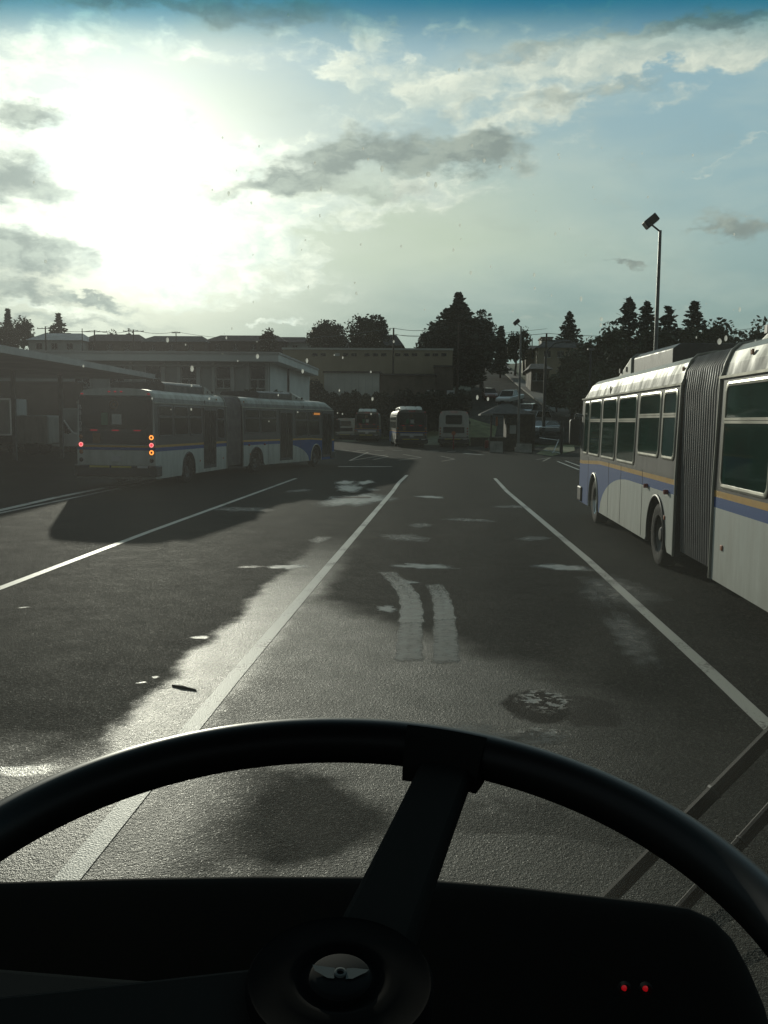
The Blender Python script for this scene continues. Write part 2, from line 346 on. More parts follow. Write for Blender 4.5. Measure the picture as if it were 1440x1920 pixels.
# ------------------------------------------------------------------ ground
def hz(x, y):                     # terrain height
    z = max(0, y-86)*.12
    if x < 1.5: zl = min(z, max(0, y-114)*.25); t = min(1, max(0, (1.5-x)/2)); z = z*(1-t)+zl*t
    if y > 210: z = 14.9+(y-210)*.05
    if y > 300: z = 19.4
    if x < -5: z += max(0, min(1, (-5-x)/30))*max(0, min(1, (y-120)/40))*.6
    if y > 86 and (x > 14): z += min(1, (x-14)/12)*min(1, (y-86)/10)*1.6
    return z
def asphalt():
    m = bpy.data.materials.new('asphalt'); m.use_nodes = True
    global nt, L
    nt0, L0 = nt, L
    nt = m.node_tree; L = nt.links; b = nt.nodes['Principled BSDF']
    geo = N('ShaderNodeNewGeometry'); pos = geo.outputs['Position']
    def noise(sc, det=5, ro=.6, src=None):
        n = N('ShaderNodeTexNoise'); n.inputs['Scale'].default_value = sc; n.inputs['Detail'].default_value = det; n.inputs['Roughness'].default_value = ro
        L.new(src or pos, n.inputs['Vector']); return n
    wn = noise(1.6, 5, .6)
    wv = N('ShaderNodeVectorMath', operation='SUBTRACT'); L.new(wn.outputs['Color'], wv.inputs[0]); wv.inputs[1].default_value = (.5, .5, .5)
    ws = N('ShaderNodeVectorMath', operation='MULTIPLY'); L.new(wv.outputs[0], ws.inputs[0]); ws.inputs[1].default_value = (.55, 1.2, 0)
    wa = N('ShaderNodeVectorMath', operation='ADD'); L.new(pos, wa.inputs[0]); L.new(ws.outputs[0], wa.inputs[1]); wp = wa.outputs[0]
    wss = N('ShaderNodeVectorMath', operation='MULTIPLY'); L.new(wv.outputs[0], wss.inputs[0]); wss.inputs[1].default_value = (.34, .62, 0)
    wsa = N('ShaderNodeVectorMath', operation='ADD'); L.new(pos, wsa.inputs[0]); L.new(wss.outputs[0], wsa.inputs[1]); wps = wsa.outputs[0]
    def ell(lst, src, edge=.55, box=False, rough=0):
        tot = None
        for (x, y, rx, ry, w) in lst:
            mp = N('ShaderNodeMapping', vector_type='TEXTURE'); L.new(src, mp.inputs['Vector'])
            mp.inputs['Location'].default_value = (x, y, 0); mp.inputs['Scale'].default_value = (rx, ry, 1)
            ln = N('ShaderNodeVectorMath', operation='LENGTH'); L.new(mp.outputs[0], ln.inputs[0])
            lv = ln.outputs['Value']
            if box:
                ab = N('ShaderNodeVectorMath', operation='ABSOLUTE'); L.new(mp.outputs[0], ab.inputs[0])
                sx_ = N('ShaderNodeSeparateXYZ'); L.new(ab.outputs[0], sx_.inputs[0]); lv = mth('MAXIMUM', sx_.outputs[0], sx_.outputs[1])
            elif rough: lv = mth('ADD', lv, mth('MULTIPLY', mth('SUBTRACT', nzr.outputs['Fac'], .48), rough))
            v = sstep(lv, 1.1, edge, 0., w)
            tot = v if tot is None else mth('MAXIMUM', tot, v)
        return tot
    nzr = noise(2.6, 6, .7)
    def g(px, py, rxp, ryp, w):   # centre given where the patch lies
        c = G(px, py); e = G(px+rxp, py); t = G(px, py-ryp); return (c.x, c.y, abs(e.x-c.x), abs(t.y-c.y)*.9, w)
    sp = N('ShaderNodeSeparateXYZ'); L.new(wp, sp.inputs[0]); X, Y = sp.outputs[0], sp.outputs[1]
    # damp strip beside the lane line and near bay, sheen also painted into colour
    strip = mth('MULTIPLY', mth('MULTIPLY', sstep(X, -2.4, -2.2), sstep(X, -1.35, -1.8)), mth('MULTIPLY', sstep(Y, 18., 9.), 1.))
    near = mth('MULTIPLY', mth('MULTIPLY', sstep(X, -1.9, -1.6), sstep(X, 2.3, -.3)), sstep(mth('ADD', Y, mth('MULTIPLY', X, 1.3)), 9.8, 8.6))
    notnear = ell([(-.95, 4.9, .75, .7, 1.), (.55, 5.0, .9, .22, .5)], wp, .7)
    near = mth('MULTIPLY', near, mth('SUBTRACT', 1., notnear))
    botl = mth('MULTIPLY', sstep(X, -.9, -1.5), sstep(Y, 6.2, 5.3))
    damp_sheen0 = mth('MAXIMUM', mth('MAXIMUM', strip, mth('MULTIPLY', near, .55)), mth('MULTIPLY', botl, .8))
    specks = ell([g(372, 1196, 16, 5, 1.), g(290, 1268, 8, 4, 1.), g(268, 1277, 8, 2, 1.), g(45, 1440, 60, 14, .9), g(47, 1140, 8, 2, .8)], wps)
    wqs = N('ShaderNodeVectorMath', operation='MULTIPLY'); L.new(wv.outputs[0], wqs.inputs[0]); wqs.inputs[1].default_value = (.07, .25, 0)
    wqa = N('ShaderNodeVectorMath', operation='ADD'); L.new(pos, wqa.inputs[0]); L.new(wqs.outputs[0], wqa.inputs[1]); wq = wqa.outputs[0]
    wet = ell([g(1010, 1325, 66, 36, 1.), g(1095, 1335, 75, 34, .6), g(1010, 1385, 40, 12, .6)], wps, .8, False, 1.2)
    damp = mth('MULTIPLY', damp_sheen0, mth('SUBTRACT', 1., mth('MULTIPLY', wet, .9)))
    fl = noise(9., 4, .7); flecks = mth('MULTIPLY', ell([g(1020, 1312, 58, 26, 1.), g(1020, 1372, 60, 10, .8)], pos, .6, False, 1.), sstep(fl.outputs['Fac'], .50, .56))
    gl = mth('MAXIMUM', specks, flecks)
    big = noise(.35, 6, .65); med = noise(2.2, 6, .65)
    # aggregate: stones of about a centimetre, each with its own tone and polish
    ag = N('ShaderNodeTexVoronoi'); ag.inputs['Scale'].default_value = 120; L.new(pos, ag.inputs['Vector'])
    ag2 = N('ShaderNodeTexVoronoi'); ag2.inputs['Scale'].default_value = 48; L.new(pos, ag2.inputs['Vector'])
    agc = N('ShaderNodeSeparateColor'); L.new(ag.outputs['Color'], agc.inputs[0])
    agd = N('ShaderNodeSeparateColor'); L.new(ag2.outputs['Color'], agd.inputs[0])
    base = mixc(sstep(big.outputs['Fac'], .35, .65), (.0115, .0130, .0118), (.0190, .0200, .0172))
    base = mixc(mth('MULTIPLY', sstep(med.outputs['Fac'], .45, .7), .4), base, (.013, .013, .013))
    base = mixc(mth('MULTIPLY', sstep(agc.outputs[0], .55, 1.), .6), base, (.052, .056, .049))
    base = mixc(mth('MULTIPLY', sstep(agd.outputs[1], .70, 1.), .5), base, (.062, .064, .056))
    oil = mth('MULTIPLY', mth('MULTIPLY', sstep(X, -1.2, -.3), sstep(X, 2.4, 1.2)), sstep(Y, 8., 10.))
    base = mixc(mth('MULTIPLY', oil, .3), base, (.009, .0095, .0095))
    base = mixc(mth('MULTIPLY', damp, .75), base, mixc(sstep(agd.outputs[2], .3, .9), (.045, .044, .034), (.12, .115, .09)))
    base = mixc(mth('MULTIPLY', wet, .9), base, (.005, .0045, .0035))
    base = mixc(mth('MULTIPLY', gl, .8), base, (.15, .155, .14))  # specks and flecks: glints of wet spots lightened into the base colour
    L.new(base, b.inputs['Base Color'])
    ro = mth('SUBTRACT', .80, mth('MULTIPLY', damp, .34))
    ro = mth('ADD', ro, mth('MULTIPLY', mth('SUBTRACT', med.outputs['Fac'], .5), .25))
    ro = mth('SUBTRACT', ro, mth('MULTIPLY', sstep(agc.outputs[1], .8, 1.), .25))
    ro = mth('SUBTRACT', ro, mth('MULTIPLY', gl, .28)); ro = mth('MAXIMUM', ro, .2)
    L.new(ro, b.inputs['Roughness'])
    L.new(mth('ADD', .018, mth('MULTIPLY', mth('MAXIMUM', mth('MULTIPLY', damp, .72), gl), .42)), b.inputs['Specular IOR Level'])
    h = mth('ADD', mth('MULTIPLY', ag.outputs['Distance'], 1.1), mth('MULTIPLY', ag2.outputs['Distance'], 1.1))
    fine = noise(150, 2, .7); h = mth('ADD', h, mth('MULTIPLY', fine.outputs['Fac'], .8))
    h = mth('MULTIPLY', h, mth('SUBTRACT', 1., mth('MULTIPLY', gl, .6)))
    bp = N('ShaderNodeBump'); bp.inputs['Distance'].default_value = .006; bp.inputs['Strength'].default_value = .9
    L.new(h, bp.inputs['Height'])
    L.new(bp.outputs[0], b.inputs['Normal'])
    nt, L = nt0, L0
    return m
MT['asphalt'] = asphalt()
def grass_mat():
    m = mat('hillside_grass', (.05, .065, .02), .95, var=.55, vscale=.25, bump=.6, bscale=3)
    return m
MT['grass'] = grass_mat(); MT['dark_concrete'] = mat('dark_concrete', (.09, .09, .08), .9, var=.3, vscale=1)
MT['road'] = mat('hill_road_asphalt', (.020, .022, .021), .95, var=.25, vscale=.4, bump=.3, bscale=8, spec=.03)
def rnd(a, b): return random.uniform(a, b)
def patch_mat(name, col, ro, spec, lo, hi, sc=9.):
    m = mat(name, col, ro, var=.15, vscale=6, spec=spec, bump=.35, bscale=120); t = m.node_tree; b = t.nodes['Principled BSDF']
    at = t.nodes.new('ShaderNodeAttribute'); at.attribute_name = 'edge'
    g = t.nodes.new('ShaderNodeNewGeometry'); n = t.nodes.new('ShaderNodeTexNoise'); n.inputs['Scale'].default_value = sc; n.inputs['Detail'].default_value = 8; n.inputs['Roughness'].default_value = .72; t.links.new(g.outputs['Position'], n.inputs['Vector'])
    a = t.nodes.new('ShaderNodeMath'); a.operation = 'MULTIPLY_ADD'; a.inputs[1].default_value = 1.6; t.links.new(n.outputs['Fac'], a.inputs[0]); t.links.new(at.outputs['Fac'], a.inputs[2])
    r = t.nodes.new('ShaderNodeMapRange'); r.inputs[1].default_value = lo; r.inputs[2].default_value = hi; t.links.new(a.outputs[0], r.inputs[0]); t.links.new(r.outputs[0], b.inputs['Alpha'])
    return m
MT['damp_patch'] = patch_mat('pale_damp_patch', (.10, .105, .095), .38, .4, 1.0, 1.7, 5.)
MT['faint_patch'] = patch_mat('faint_damp_patch', (.06, .063, .056), .5, .25, 1.15, 2.2, 5.)
MT['tyre_print'] = patch_mat('pale_tyre_print', (.085, .088, .075), .5, .3, 1.0, 1.35, 34.)
MT['tyre_print_full'] = patch_mat('pale_tyre_print_full', (.065, .07, .062), .55, .25, .80, 1.5, 14.)
def edged(b, name, m, edge):
    o = b.obj(name, m, smooth=False); at = o.data.attributes.new('edge', 'FLOAT', 'POINT'); at.data.foreach_set('value', edge); return tag(o, kind='structure')
def puddle(px, py, rx, ry, m='damp_patch', name='puddle', z=.003):
    c = G(px, py); e = G(px+rx, py); t = G(px, py-ry); A_, B_ = abs(e.x-c.x), abs(t.y-c.y); b = MB(); K = 28; ed = [1.]; vs = [(c.x, c.y, z)]
    ph = rnd(0, 6)
    for rr, q in ((.45, .95), (.8, .55), (1.1, .1), (1.35, -.6)):
        for k in range(K):
            a = 2*pi*k/K; w = 1+.22*sin(2*a+ph)+.14*sin(5*a+ph*2)+.08*sin(9*a+ph*3); vs.append((c.x+cos(a)*A_*rr*w, c.y+sin(a)*B_*rr*w, z)); ed.append(q)
    b.add(vs, [(0, 1+k, 1+(k+1) % K) for k in range(K)]+[(1+j*K+k, 1+(j+1)*K+k, 1+(j+1)*K+(k+1) % K, 1+j*K+(k+1) % K) for j in range(3) for k in range(K)])
    return edged(b, name, m, ed)
def tyre_print(path, hw, m, name='tyre_mark', z=.0035, fade0=0., fade1=0.):
    pts = []
    for (xa, ya), (xb, yb) in zip(path, path[1:]):
        for k in range(6): pts.append((xa+(xb-xa)*k/6, ya+(yb-ya)*k/6))
    pts.append(path[-1]); b = MB(); vs = []; ed = []; n = len(pts)
    for i, (x, y) in enumerate(pts):
        p = G(x, y); t = i/(n-1); e0 = 1-fade1*t-fade0*(1-t)
        if i in (0, n-1): e0 -= .7
        for u, q in ((-1.25, -.6), (-.95, .55), (-.5, .8), (0, .65), (.5, .8), (.95, .55), (1.25, -.6)): vs.append((p.x+u*hw*(1+.08*sin(i*1.7)), p.y+.03*sin(u*3), z)); ed.append(q*e0 if e0 > 0 else e0)
    b.add(vs, [(i*7+k, i*7+k+1, (i+1)*7+k+1, (i+1)*7+k) for i in range(n-1) for k in range(6)])
    return edged(b, name, m, ed)
def paint_mat(name, col, wear):
    m = bpy.data.materials.new(name); m.use_nodes = True; t = m.node_tree; b = t.nodes['Principled BSDF']
    g = t.nodes.new('ShaderNodeNewGeometry')
    n = t.nodes.new('ShaderNodeTexNoise'); n.inputs['Scale'].default_value = 28; n.inputs['Detail'].default_value = 6; n.inputs['Roughness'].default_value = .75; t.links.new(g.outputs['Position'], n.inputs['Vector'])
    n2 = t.nodes.new('ShaderNodeTexNoise'); n2.inputs['Scale'].default_value = 1.1; n2.inputs['Detail'].default_value = 4; t.links.new(g.outputs['Position'], n2.inputs['Vector'])
    a = t.nodes.new('ShaderNodeMath'); a.operation = 'ADD'; t.links.new(n.outputs['Fac'], a.inputs[0]); t.links.new(n2.outputs['Fac'], a.inputs[1])
    r = t.nodes.new('ShaderNodeMapRange'); r.inputs[1].default_value = wear; r.inputs[2].default_value = wear+.12; t.links.new(a.outputs[0], r.inputs[0])
    mx = t.nodes.new('ShaderNodeMix'); mx.data_type = 'RGBA'; mx.inputs[6].default_value = (*col, 1); mx.inputs[7].default_value = (.06, .058, .05, 1)
    t.links.new(r.outputs[0], mx.inputs[0]); t.links.new(mx.outputs[2], b.inputs['Base Color']); b.inputs['Roughness'].default_value = .5; b.inputs['Specular IOR Level'].default_value = .3
    bp = t.nodes.new('ShaderNodeBump'); bp.inputs['Distance'].default_value = .004; bp.inputs['Strength'].default_value = .6
    n3 = t.nodes.new('ShaderNodeTexVoronoi'); n3.inputs['Scale'].default_value = 90; t.links.new(g.outputs['Position'], n3.inputs['Vector'])
    t.links.new(n3.outputs['Distance'], bp.inputs['Height']); t.links.new(bp.outputs[0], b.inputs['Normal'])
    return m
MT['paint'] = paint_mat('line_paint', (.36, .36, .32), 1.06)
MT['paint_faded'] = paint_mat('faded_line_paint', (.22, .22, .20), 1.0)
MT['paint_yellow'] = paint_mat('faded_yellow_paint', (.11, .075, .035), 1.0)

b = MB(); b.box((-260, -60, -.4), (260, 86, 0)); b.box((-200, 86, -.4), (-.2, 114, 0)); o = b.obj('parking_lot', 'asphalt', smooth=False); tag(o, kind='structure')
b = MB()                                       # hillside behind the lot
xs = [-900, -500, -300] + list(range(-200, 201, 5)) + [300, 500, 900]; ys = [86.001+i*4 for i in range(60)] + [340, 420, 600, 900, 1500]
vs = [(x, y, hz(x, y) - (.1 if (x < 0 and y < 114) else 0) + (sin(x*.3+y*.17)*.15 if y > 95 else 0)) for y in ys for x in xs]
nx = len(xs); b.add(vs, [(j*nx+i, j*nx+i+1, (j+1)*nx+i+1, (j+1)*nx+i) for j in range(len(ys)-1) for i in range(nx-1)])
tag(b.obj('hillside', 'grass', ang=80), kind='structure')
b = MB()                                       # far ground so the sheet reaches the horizon on the sides
b.add([(-3000, -1500, -.5), (3000, -1500, -.5), (3000, 3000, -.5), (-3000, 3000, -.5)], [(0, 1, 2, 3)])
tag(b.obj('ground', 'grass', smooth=False), kind='structure')

def strip(name, path, w, m, z=.004):
    b = MB(); n = len(path); vs = []
    for i, p in enumerate(path):
        a = Vector(path[max(i-1, 0)]); c = Vector(path[min(i+1, n-1)]); d = (c-a).normalized(); q = Vector((-d.y, d.x))*w/2
        vs += [(p[0]+q.x, p[1]+q.y, z), (p[0]-q.x, p[1]-q.y, z)]
    b.add(vs, [(2*i, 2*i+1, 2*i+3, 2*i+2) for i in range(n-1)])
    return tag(b.obj(name, m, smooth=False), kind='structure')
def g2(px, py): p = G(px, py); return (p.x, p.y)
def ln(ax, ay, bx, by, n=2): return [g2(ax+(bx-ax)*i/n, ay+(by-ay)*i/n) for i in range(n+1)]
a0 = g2(735, 923); strip('lane_line', [(g2(430, 1280)[0]-.0, -8), g2(430, 1280), a0, g2(748, 905), g2(763, 891)], .13, 'paint')
a1 = g2(950, 921); strip('lane_line', [(g2(1330, 1258)[0], -8), g2(1330, 1258), g2(1100, 1048), a1, g2(928, 897)], .13, 'paint')
strip('lane_line', [(g2(0, 1103)[0], -8), g2(0, 1103), g2(280, 997), g2(555, 897)], .13, 'paint')
strip('lane_line', [(-10.5, -8), g2(0, 957), g2(100, 934), (-10.75, 36), (-10.75, 37)], .22, 'paint')
strip('lane_line', [(-10.05, -8), (-10.15, 22), (-10.2, 33)], .14, 'paint_faded')
strip('stop_line', ln(634, 875, 722, 875), .38, 'paint_faded')
strip('stop_line', ln(722, 875, 735, 875), .2, 'paint')
for x0 in (638, 668, 702, 737, 772, 806, 838, 868, 905):
    yy = 844.5 + max(0, (x0-780))*.035
    strip('dash_marking', ln(x0, yy, x0+17, yy+.3), .30, 'paint' if x0 in (668, 702, 806, 838) else 'paint_faded')
strip('stop_line', ln(870, 850, 905, 853), .4, 'paint_faded')
for (a, b_, c) in (((690, 848), (655, 864), (725, 853)), ((756, 852), (790, 858), (748, 863)), ((826, 855), (852, 861), (828, 865)), ((660, 846), (728, 856), (700, 862)), ((1005, 862), (1032, 858), (1018, 865))):
    strip('yellow_marking', [g2(*a), g2(*b_)], .12, 'paint_yellow', .0045); strip('yellow_marking', [g2(*b_), g2(*c)], .12, 'paint_yellow', .005)
strip('edge_line', ln(1045, 865, 1086, 881, 3), .12, 'paint'); strip('edge_line', ln(1060, 864, 1090, 875, 3), .12, 'paint')
b = MB()
for px in (645, 677):
    c = G(px, 933); b.lathe([(0, .004), (.28, .006), (.31, .002)], (c.x, c.y, .003), (0, 0, 1), 20)
# manhole covers sitting in the puddle
tag(b.obj('manhole_frame', 'rubber'), kind='structure')
for p in ((795, 1062, 50, 6), (540, 1063, 34, 5), (725, 1142, 22, 6), (668, 937, 60, 12), (655, 915, 28, 7), (648, 905, 18, 5), (683, 905, 16, 5), (807, 932, 28, 2.5), (757, 1093, 24, 5), (1055, 1064, 48, 7)): puddle(*p)
for p in ((470, 1063, 26, 3), (560, 920, 24, 4), (700, 918, 16, 3), (600, 1012, 26, 6), (1180, 1190, 40, 60), (1160, 1110, 70, 40), (880, 1378, 130, 24), (1010, 1385, 70, 14), (760, 1008, 60, 7), (880, 975, 50, 4), (1000, 1010, 40, 5), (960, 950, 40, 3), (790, 985, 30, 4), (450, 955, 60, 6)): puddle(*p, 'faint_patch', z=.0024)
tyre_print([(766, 1240), (768, 1205), (771, 1160)], .125, 'tyre_print_full', z=.0032); tyre_print([(836, 1244), (836, 1205), (833, 1155)], .12, 'tyre_print_full', z=.0032)
tyre_print([(771, 1170), (772, 1140), (766, 1115), (748, 1092), (722, 1070)], .135, 'tyre_print', fade1=.5); tyre_print([(834, 1164), (831, 1135), (824, 1112), (812, 1094)], .12, 'tyre_print', fade1=.5)
# hill road
b = MB(); pts = []
for (y, l, r) in ((87, .5, 60), (92, 1., 60), (98, 1.5, 45), (103, 2.6, 16), (110, 2.9, 12.9), (130, 3.4, 12), (160, 4.4, 11.2), (200, 6.2, 10.9), (214, 6.8, 11.2)):
    for k in range(7):
        x = l+(r-l)*k/6; pts.append((x, y, hz(x, y)+.12+(.12 if y < 103 else .05)))
b.add(pts, [(j*7+i, j*7+i+1, (j+1)*7+i+1, (j+1)*7+i) for j in range(8) for i in range(6)])
tag(b.obj('hill_road', 'road', ang=80), kind='structure')
b = MB(); pts = []
for (y, r) in ((103, 16.2), (110, 13.1), (130, 12.2), (160, 11.4), (200, 11.1), (213, 11.4)):
    pts += [(r, y, hz(r, y)+.30), (r+1.9, y, hz(r+1.9, y)+.34), (r, y, hz(r, y)-.2)]
b.add(pts, [(j*3, j*3+1, j*3+4, j*3+3) for j in range(5)]+[(j*3, j*3+3, j*3+5, j*3+2) for j in range(5)])
tag(b.obj('pavement', 'dark_concrete', ang=80), kind='structure')
c = G(346, 1291); b = MB(); b.tube([(c.x-.12, c.y+.06, .006), (c.x-.03, c.y+.02, .008), (c.x+.11, c.y-.05, .005)], .009, 6, rs=[.007, .012, .006])
tag(b.obj('stick', 'bark'), 'thin dark broken stick lying on the shining asphalt left of the lane line', 'stick')

# ------------------------------------------------------------------ buses
WID = 1.3
def sx(z):                       # half width of the body at height z
    return WID if z < 1.4 else WID-.035*(z-1.4)/1.28
ARCH_R = .57
def arch_bottom(y, arches, z0=.30):
    for c in arches:
        if abs(y-c) < ARCH_R: return max(z0, .47+sqrt(ARCH_R**2-(y-c)**2))
    return z0
def cols(y0, y1, arches, extra=()):
    s = {round(y0, 3), round(y1, 3)}
    k = y0
    while k < y1: s.add(round(k, 3)); k += .22
    for c in arches:
        for i in range(19):
            v = c-ARCH_R*cos(pi*i/18)*.9999
            if y0 < v < y1: s.add(round(v, 4))
    for v in extra:
        if y0 < v < y1: s.add(v)
    return sorted(s)
ROOFP = [(1.255, 2.68), (1.235, 2.74), (1.21, 2.84), (1.15, 2.98), (1.06, 3.06), (.85, 3.10), (.4, 3.13), (0, 3.14)]
def liv_front(y):
    if y < 4.3: lo = 1.15
    elif y < 7.4: lo = .28+.87*sqrt(max(0, 1-((y-4.3)/3.1)**2))
    else: lo = 0
    hi = 1.285 if y < 7.5 else 1.285-.09*min(1, (y-7.5)/2.5)
    return lo, hi, hi+.075
def liv_rear(y): return 1.16, 1.285, 1.36
def liv_plain(y): return 9, 9, 9
def body(T, y0, y1, arches, liv, parent, front=False, rear=False, name='body', white='bus_white', upper='bus_grey', sil=('silver_dark', 'silver')):
    b = MB(T); cs = cols(y0, y1, arches, (4.3, 7.4))
    for sg in (-1, 1):
        for i in range(len(cs)-1):
            ya, yb = cs[i], cs[i+1]; lev = []
            for y in (ya, yb):
                l0 = arch_bottom(y, arches) if not (abs(y-ya) < 1e-6 and False) else 0
                lo, h1, h2 = liv(y); a = max(l0, min(lo, 1.4)); c = max(a, min(h1, 1.4)); d = max(c, min(h2, 1.4))
                lev.append([l0, a, c, d, max(d, 1.4), 2.68])
            for k, mi in enumerate((0, 1, 2, 3, 3)):
                p = [(ya, lev[0][k]), (yb, lev[1][k]), (yb, lev[1][k+1]), (ya, lev[0][k+1])]
                if p[3][1]-p[0][1] < 1e-5 and p[2][1]-p[1][1] < 1e-5: continue
                vs = [(sg*sx(z), y, z) for y, z in p]; f = (0, 1, 2, 3) if sg > 0 else (3, 2, 1, 0)
                b.add(vs, [f], mi)
    # roof
    n = len(cs); prof = [(x, z) for x, z in ROOFP]+[(-x, z) for x, z in ROOFP[-2::-1]]
    m = len(prof); vs = []
    for i, y in enumerate(cs):
        for (x, z) in prof:
            if front and y > y1-.9: t = (y-(y1-.9))/.9; z = z-(z-2.68)*t*t*.75
            vs.append((x, y, z))
    fs = []; 
    for i in range(n-1):
        for k in range(m-1):
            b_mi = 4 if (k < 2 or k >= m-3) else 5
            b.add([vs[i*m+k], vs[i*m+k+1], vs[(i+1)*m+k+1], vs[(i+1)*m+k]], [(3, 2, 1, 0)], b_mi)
    # floor and inner arch linings
    b.box((-1.02, y0+.02, .34), (1.02, y1-.02, .42), 6)
    b.box((-.78, y0+.3, .28), (.78, y1-.3, .335), 6)
    for sg in (-1, 1):
        for c in arches:
            pts = [(c+(ARCH_R+.01)*cos(pi*i/14), .47+(ARCH_R+.01)*sin(pi*i/14)) for i in range(15)]
            for i in range(14):
                (ya, za), (yb, zb) = pts[i], pts[i+1]
                b.add([(sg*1.296, ya, za), (sg*.8, ya, za), (sg*.8, yb, zb), (sg*1.296, yb, zb)], [(0, 1, 2, 3)], 6)
            b.add([(sg*.8, c-.58, .3), (sg*.8, c+.58, .3), (sg*.8, c+.58, 1.1), (sg*.8, c-.58, 1.1)], [(0, 1, 2, 3)], 6)
    # end walls
    for y, on, mm in ((y0, True, 0), (y1, True, 3)):
        out = [(1.3, .3), (1.3, 1.4)]+[(x, z-((z-2.68)*.75 if (front and y == y1) else 0)) for x, z in prof]+[(-1.3, 1.4), (-1.3, .3)]
        b.add([(x, y, z) for x, z in out], [tuple(range(len(out))) if y == y1 else tuple(range(len(out)))[::-1]], 6 if not ((rear and y == y0) or (front and y == y1)) else (0 if rear and y == y0 else 3))
    # gutter rail
    for sg in (-1, 1):
        b.box((sg*1.275-.022, y0, 2.665), (sg*1.275+.022, y1, 2.695), 7)
        if not front or True:
            ya = (y0+y1)/2+1.2; b.box((sg*1.235-.012, ya, 2.69), (sg*1.235+.012, ya+.03, 2.86), 6)
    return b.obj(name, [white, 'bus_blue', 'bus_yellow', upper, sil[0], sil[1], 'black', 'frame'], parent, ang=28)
def wheel(T, sg, y, parent, hub='steel'):
    b = MB(T); r = .475; x = sg*1.0
    b.lathe([(.27, 0), (.40, -.005*sg), (.455, .012*sg), (r, .05*sg), (r, .23*sg), (.455, .262*sg), (.42, .275*sg), (.36, .272*sg), (.29, .262*sg), (.27, .235*sg)], (x, y, r), (1, 0, 0), 36)
    o = b.obj('wheel', 'rubber', parent)
    b = MB(T)
    b.lathe([(.285, .265*sg), (.275, .235*sg), (.25, .20*sg), (.20, .15*sg), (.14, .13*sg), (.12, .20*sg), (.09, .235*sg), (0, .24*sg)], (x, y, r), (1, 0, 0), 28)
    for k in range(10):
        a = 2*pi*k/10; b.disc((x+sg*.14, y+.19*cos(a), r+.19*sin(a)), (sg, 0, 0), .016, .04, 6)
    b.obj('rim', hub, o)
    return o
def side_window(T, sg, y0, y1, z0, z1, parent, fm='frame', transom=True, gm='glass', w=.05, r=.09):
    b = MB(T); pts = rrect(y0+w*.7, y1-w*.7, z0+w*.7, z1-w*.7, r); n = len(pts)
    vs = [(sg*(sx(z)+.006), y, z) for y, z in pts]; b.add(vs, [tuple(range(n)) if sg > 0 else tuple(range(n))[::-1]])
    g = b.obj('window', gm, parent, smooth=False)
    b = MB(T); o = rrect(y0, y1, z0, z1, r+w*.5); i_ = rrect(y0+w, y1-w, z0+w, z1-w, r); mid = rrect(y0+w*.45, y1-w*.45, z0+w*.45, z1-w*.45, r+w*.2)
    rings = [(o, .001), (o, .012), (mid, .020), (i_, .016), (i_, .004)]
    vs = []
    for ring, d in rings: vs += [(sg*(sx(z)+d), y, z) for y, z in ring]
    fs = []
    for k in range(len(rings)-1):
        for j in range(n):
            q = (k*n+j, k*n+(j+1) % n, (k+1)*n+(j+1) % n, (k+1)*n+j); fs.append(q if sg < 0 else q[::-1])
    b.add(vs, fs)
    if transom:
        zt = z1-(z1-z0)*.36
        x0, x1 = sorted((sg*(sx(zt)+.004), sg*(sx(zt)+.018))); b.box((x0, y0+w*.6, zt-.035), (x1, y1-w*.6, zt-.004)); b.box((x0, y0+w*.6, zt+.002), (x1-.003 if sg > 0 else x1, y1-w*.6, zt+.03))
    b.obj('frame', fm, g, ang=25)
    return g
def door(T, sg, y0, y1, z0, z1, parent):
    b = MB(T); x = sg*1.305
    a, c = sorted((x-.02*sg, x+.006*sg)); b.box((a, y0, z0), (c, y1, z1)); d = b.obj('door', 'black_frame', parent, bevel=.005)
    b = MB(T); ym = (y0+y1)/2
    for ya, yb in ((y0+.06, ym-.03), (ym+.03, y1-.06)):
        pts = rrect(ya, yb, z0+.12, z1-.1, .05); b.add([(x+.012*sg, y, z) for y, z in pts], [tuple(range(len(pts))) if sg > 0 else tuple(range(len(pts)))[::-1]])
    b.obj('door_glass', 'dark_glass', d, smooth=False)
    b = MB(T)
    for y in (ym-.09, ym+.09): b.tube([(x+.03*sg, y, 1.0), (x+.045*sg, y, 1.1), (x+.045*sg, y, 1.75), (x+.03*sg, y, 1.85)], .012, 6)
    b.obj('grab_rail', 'steel', d)
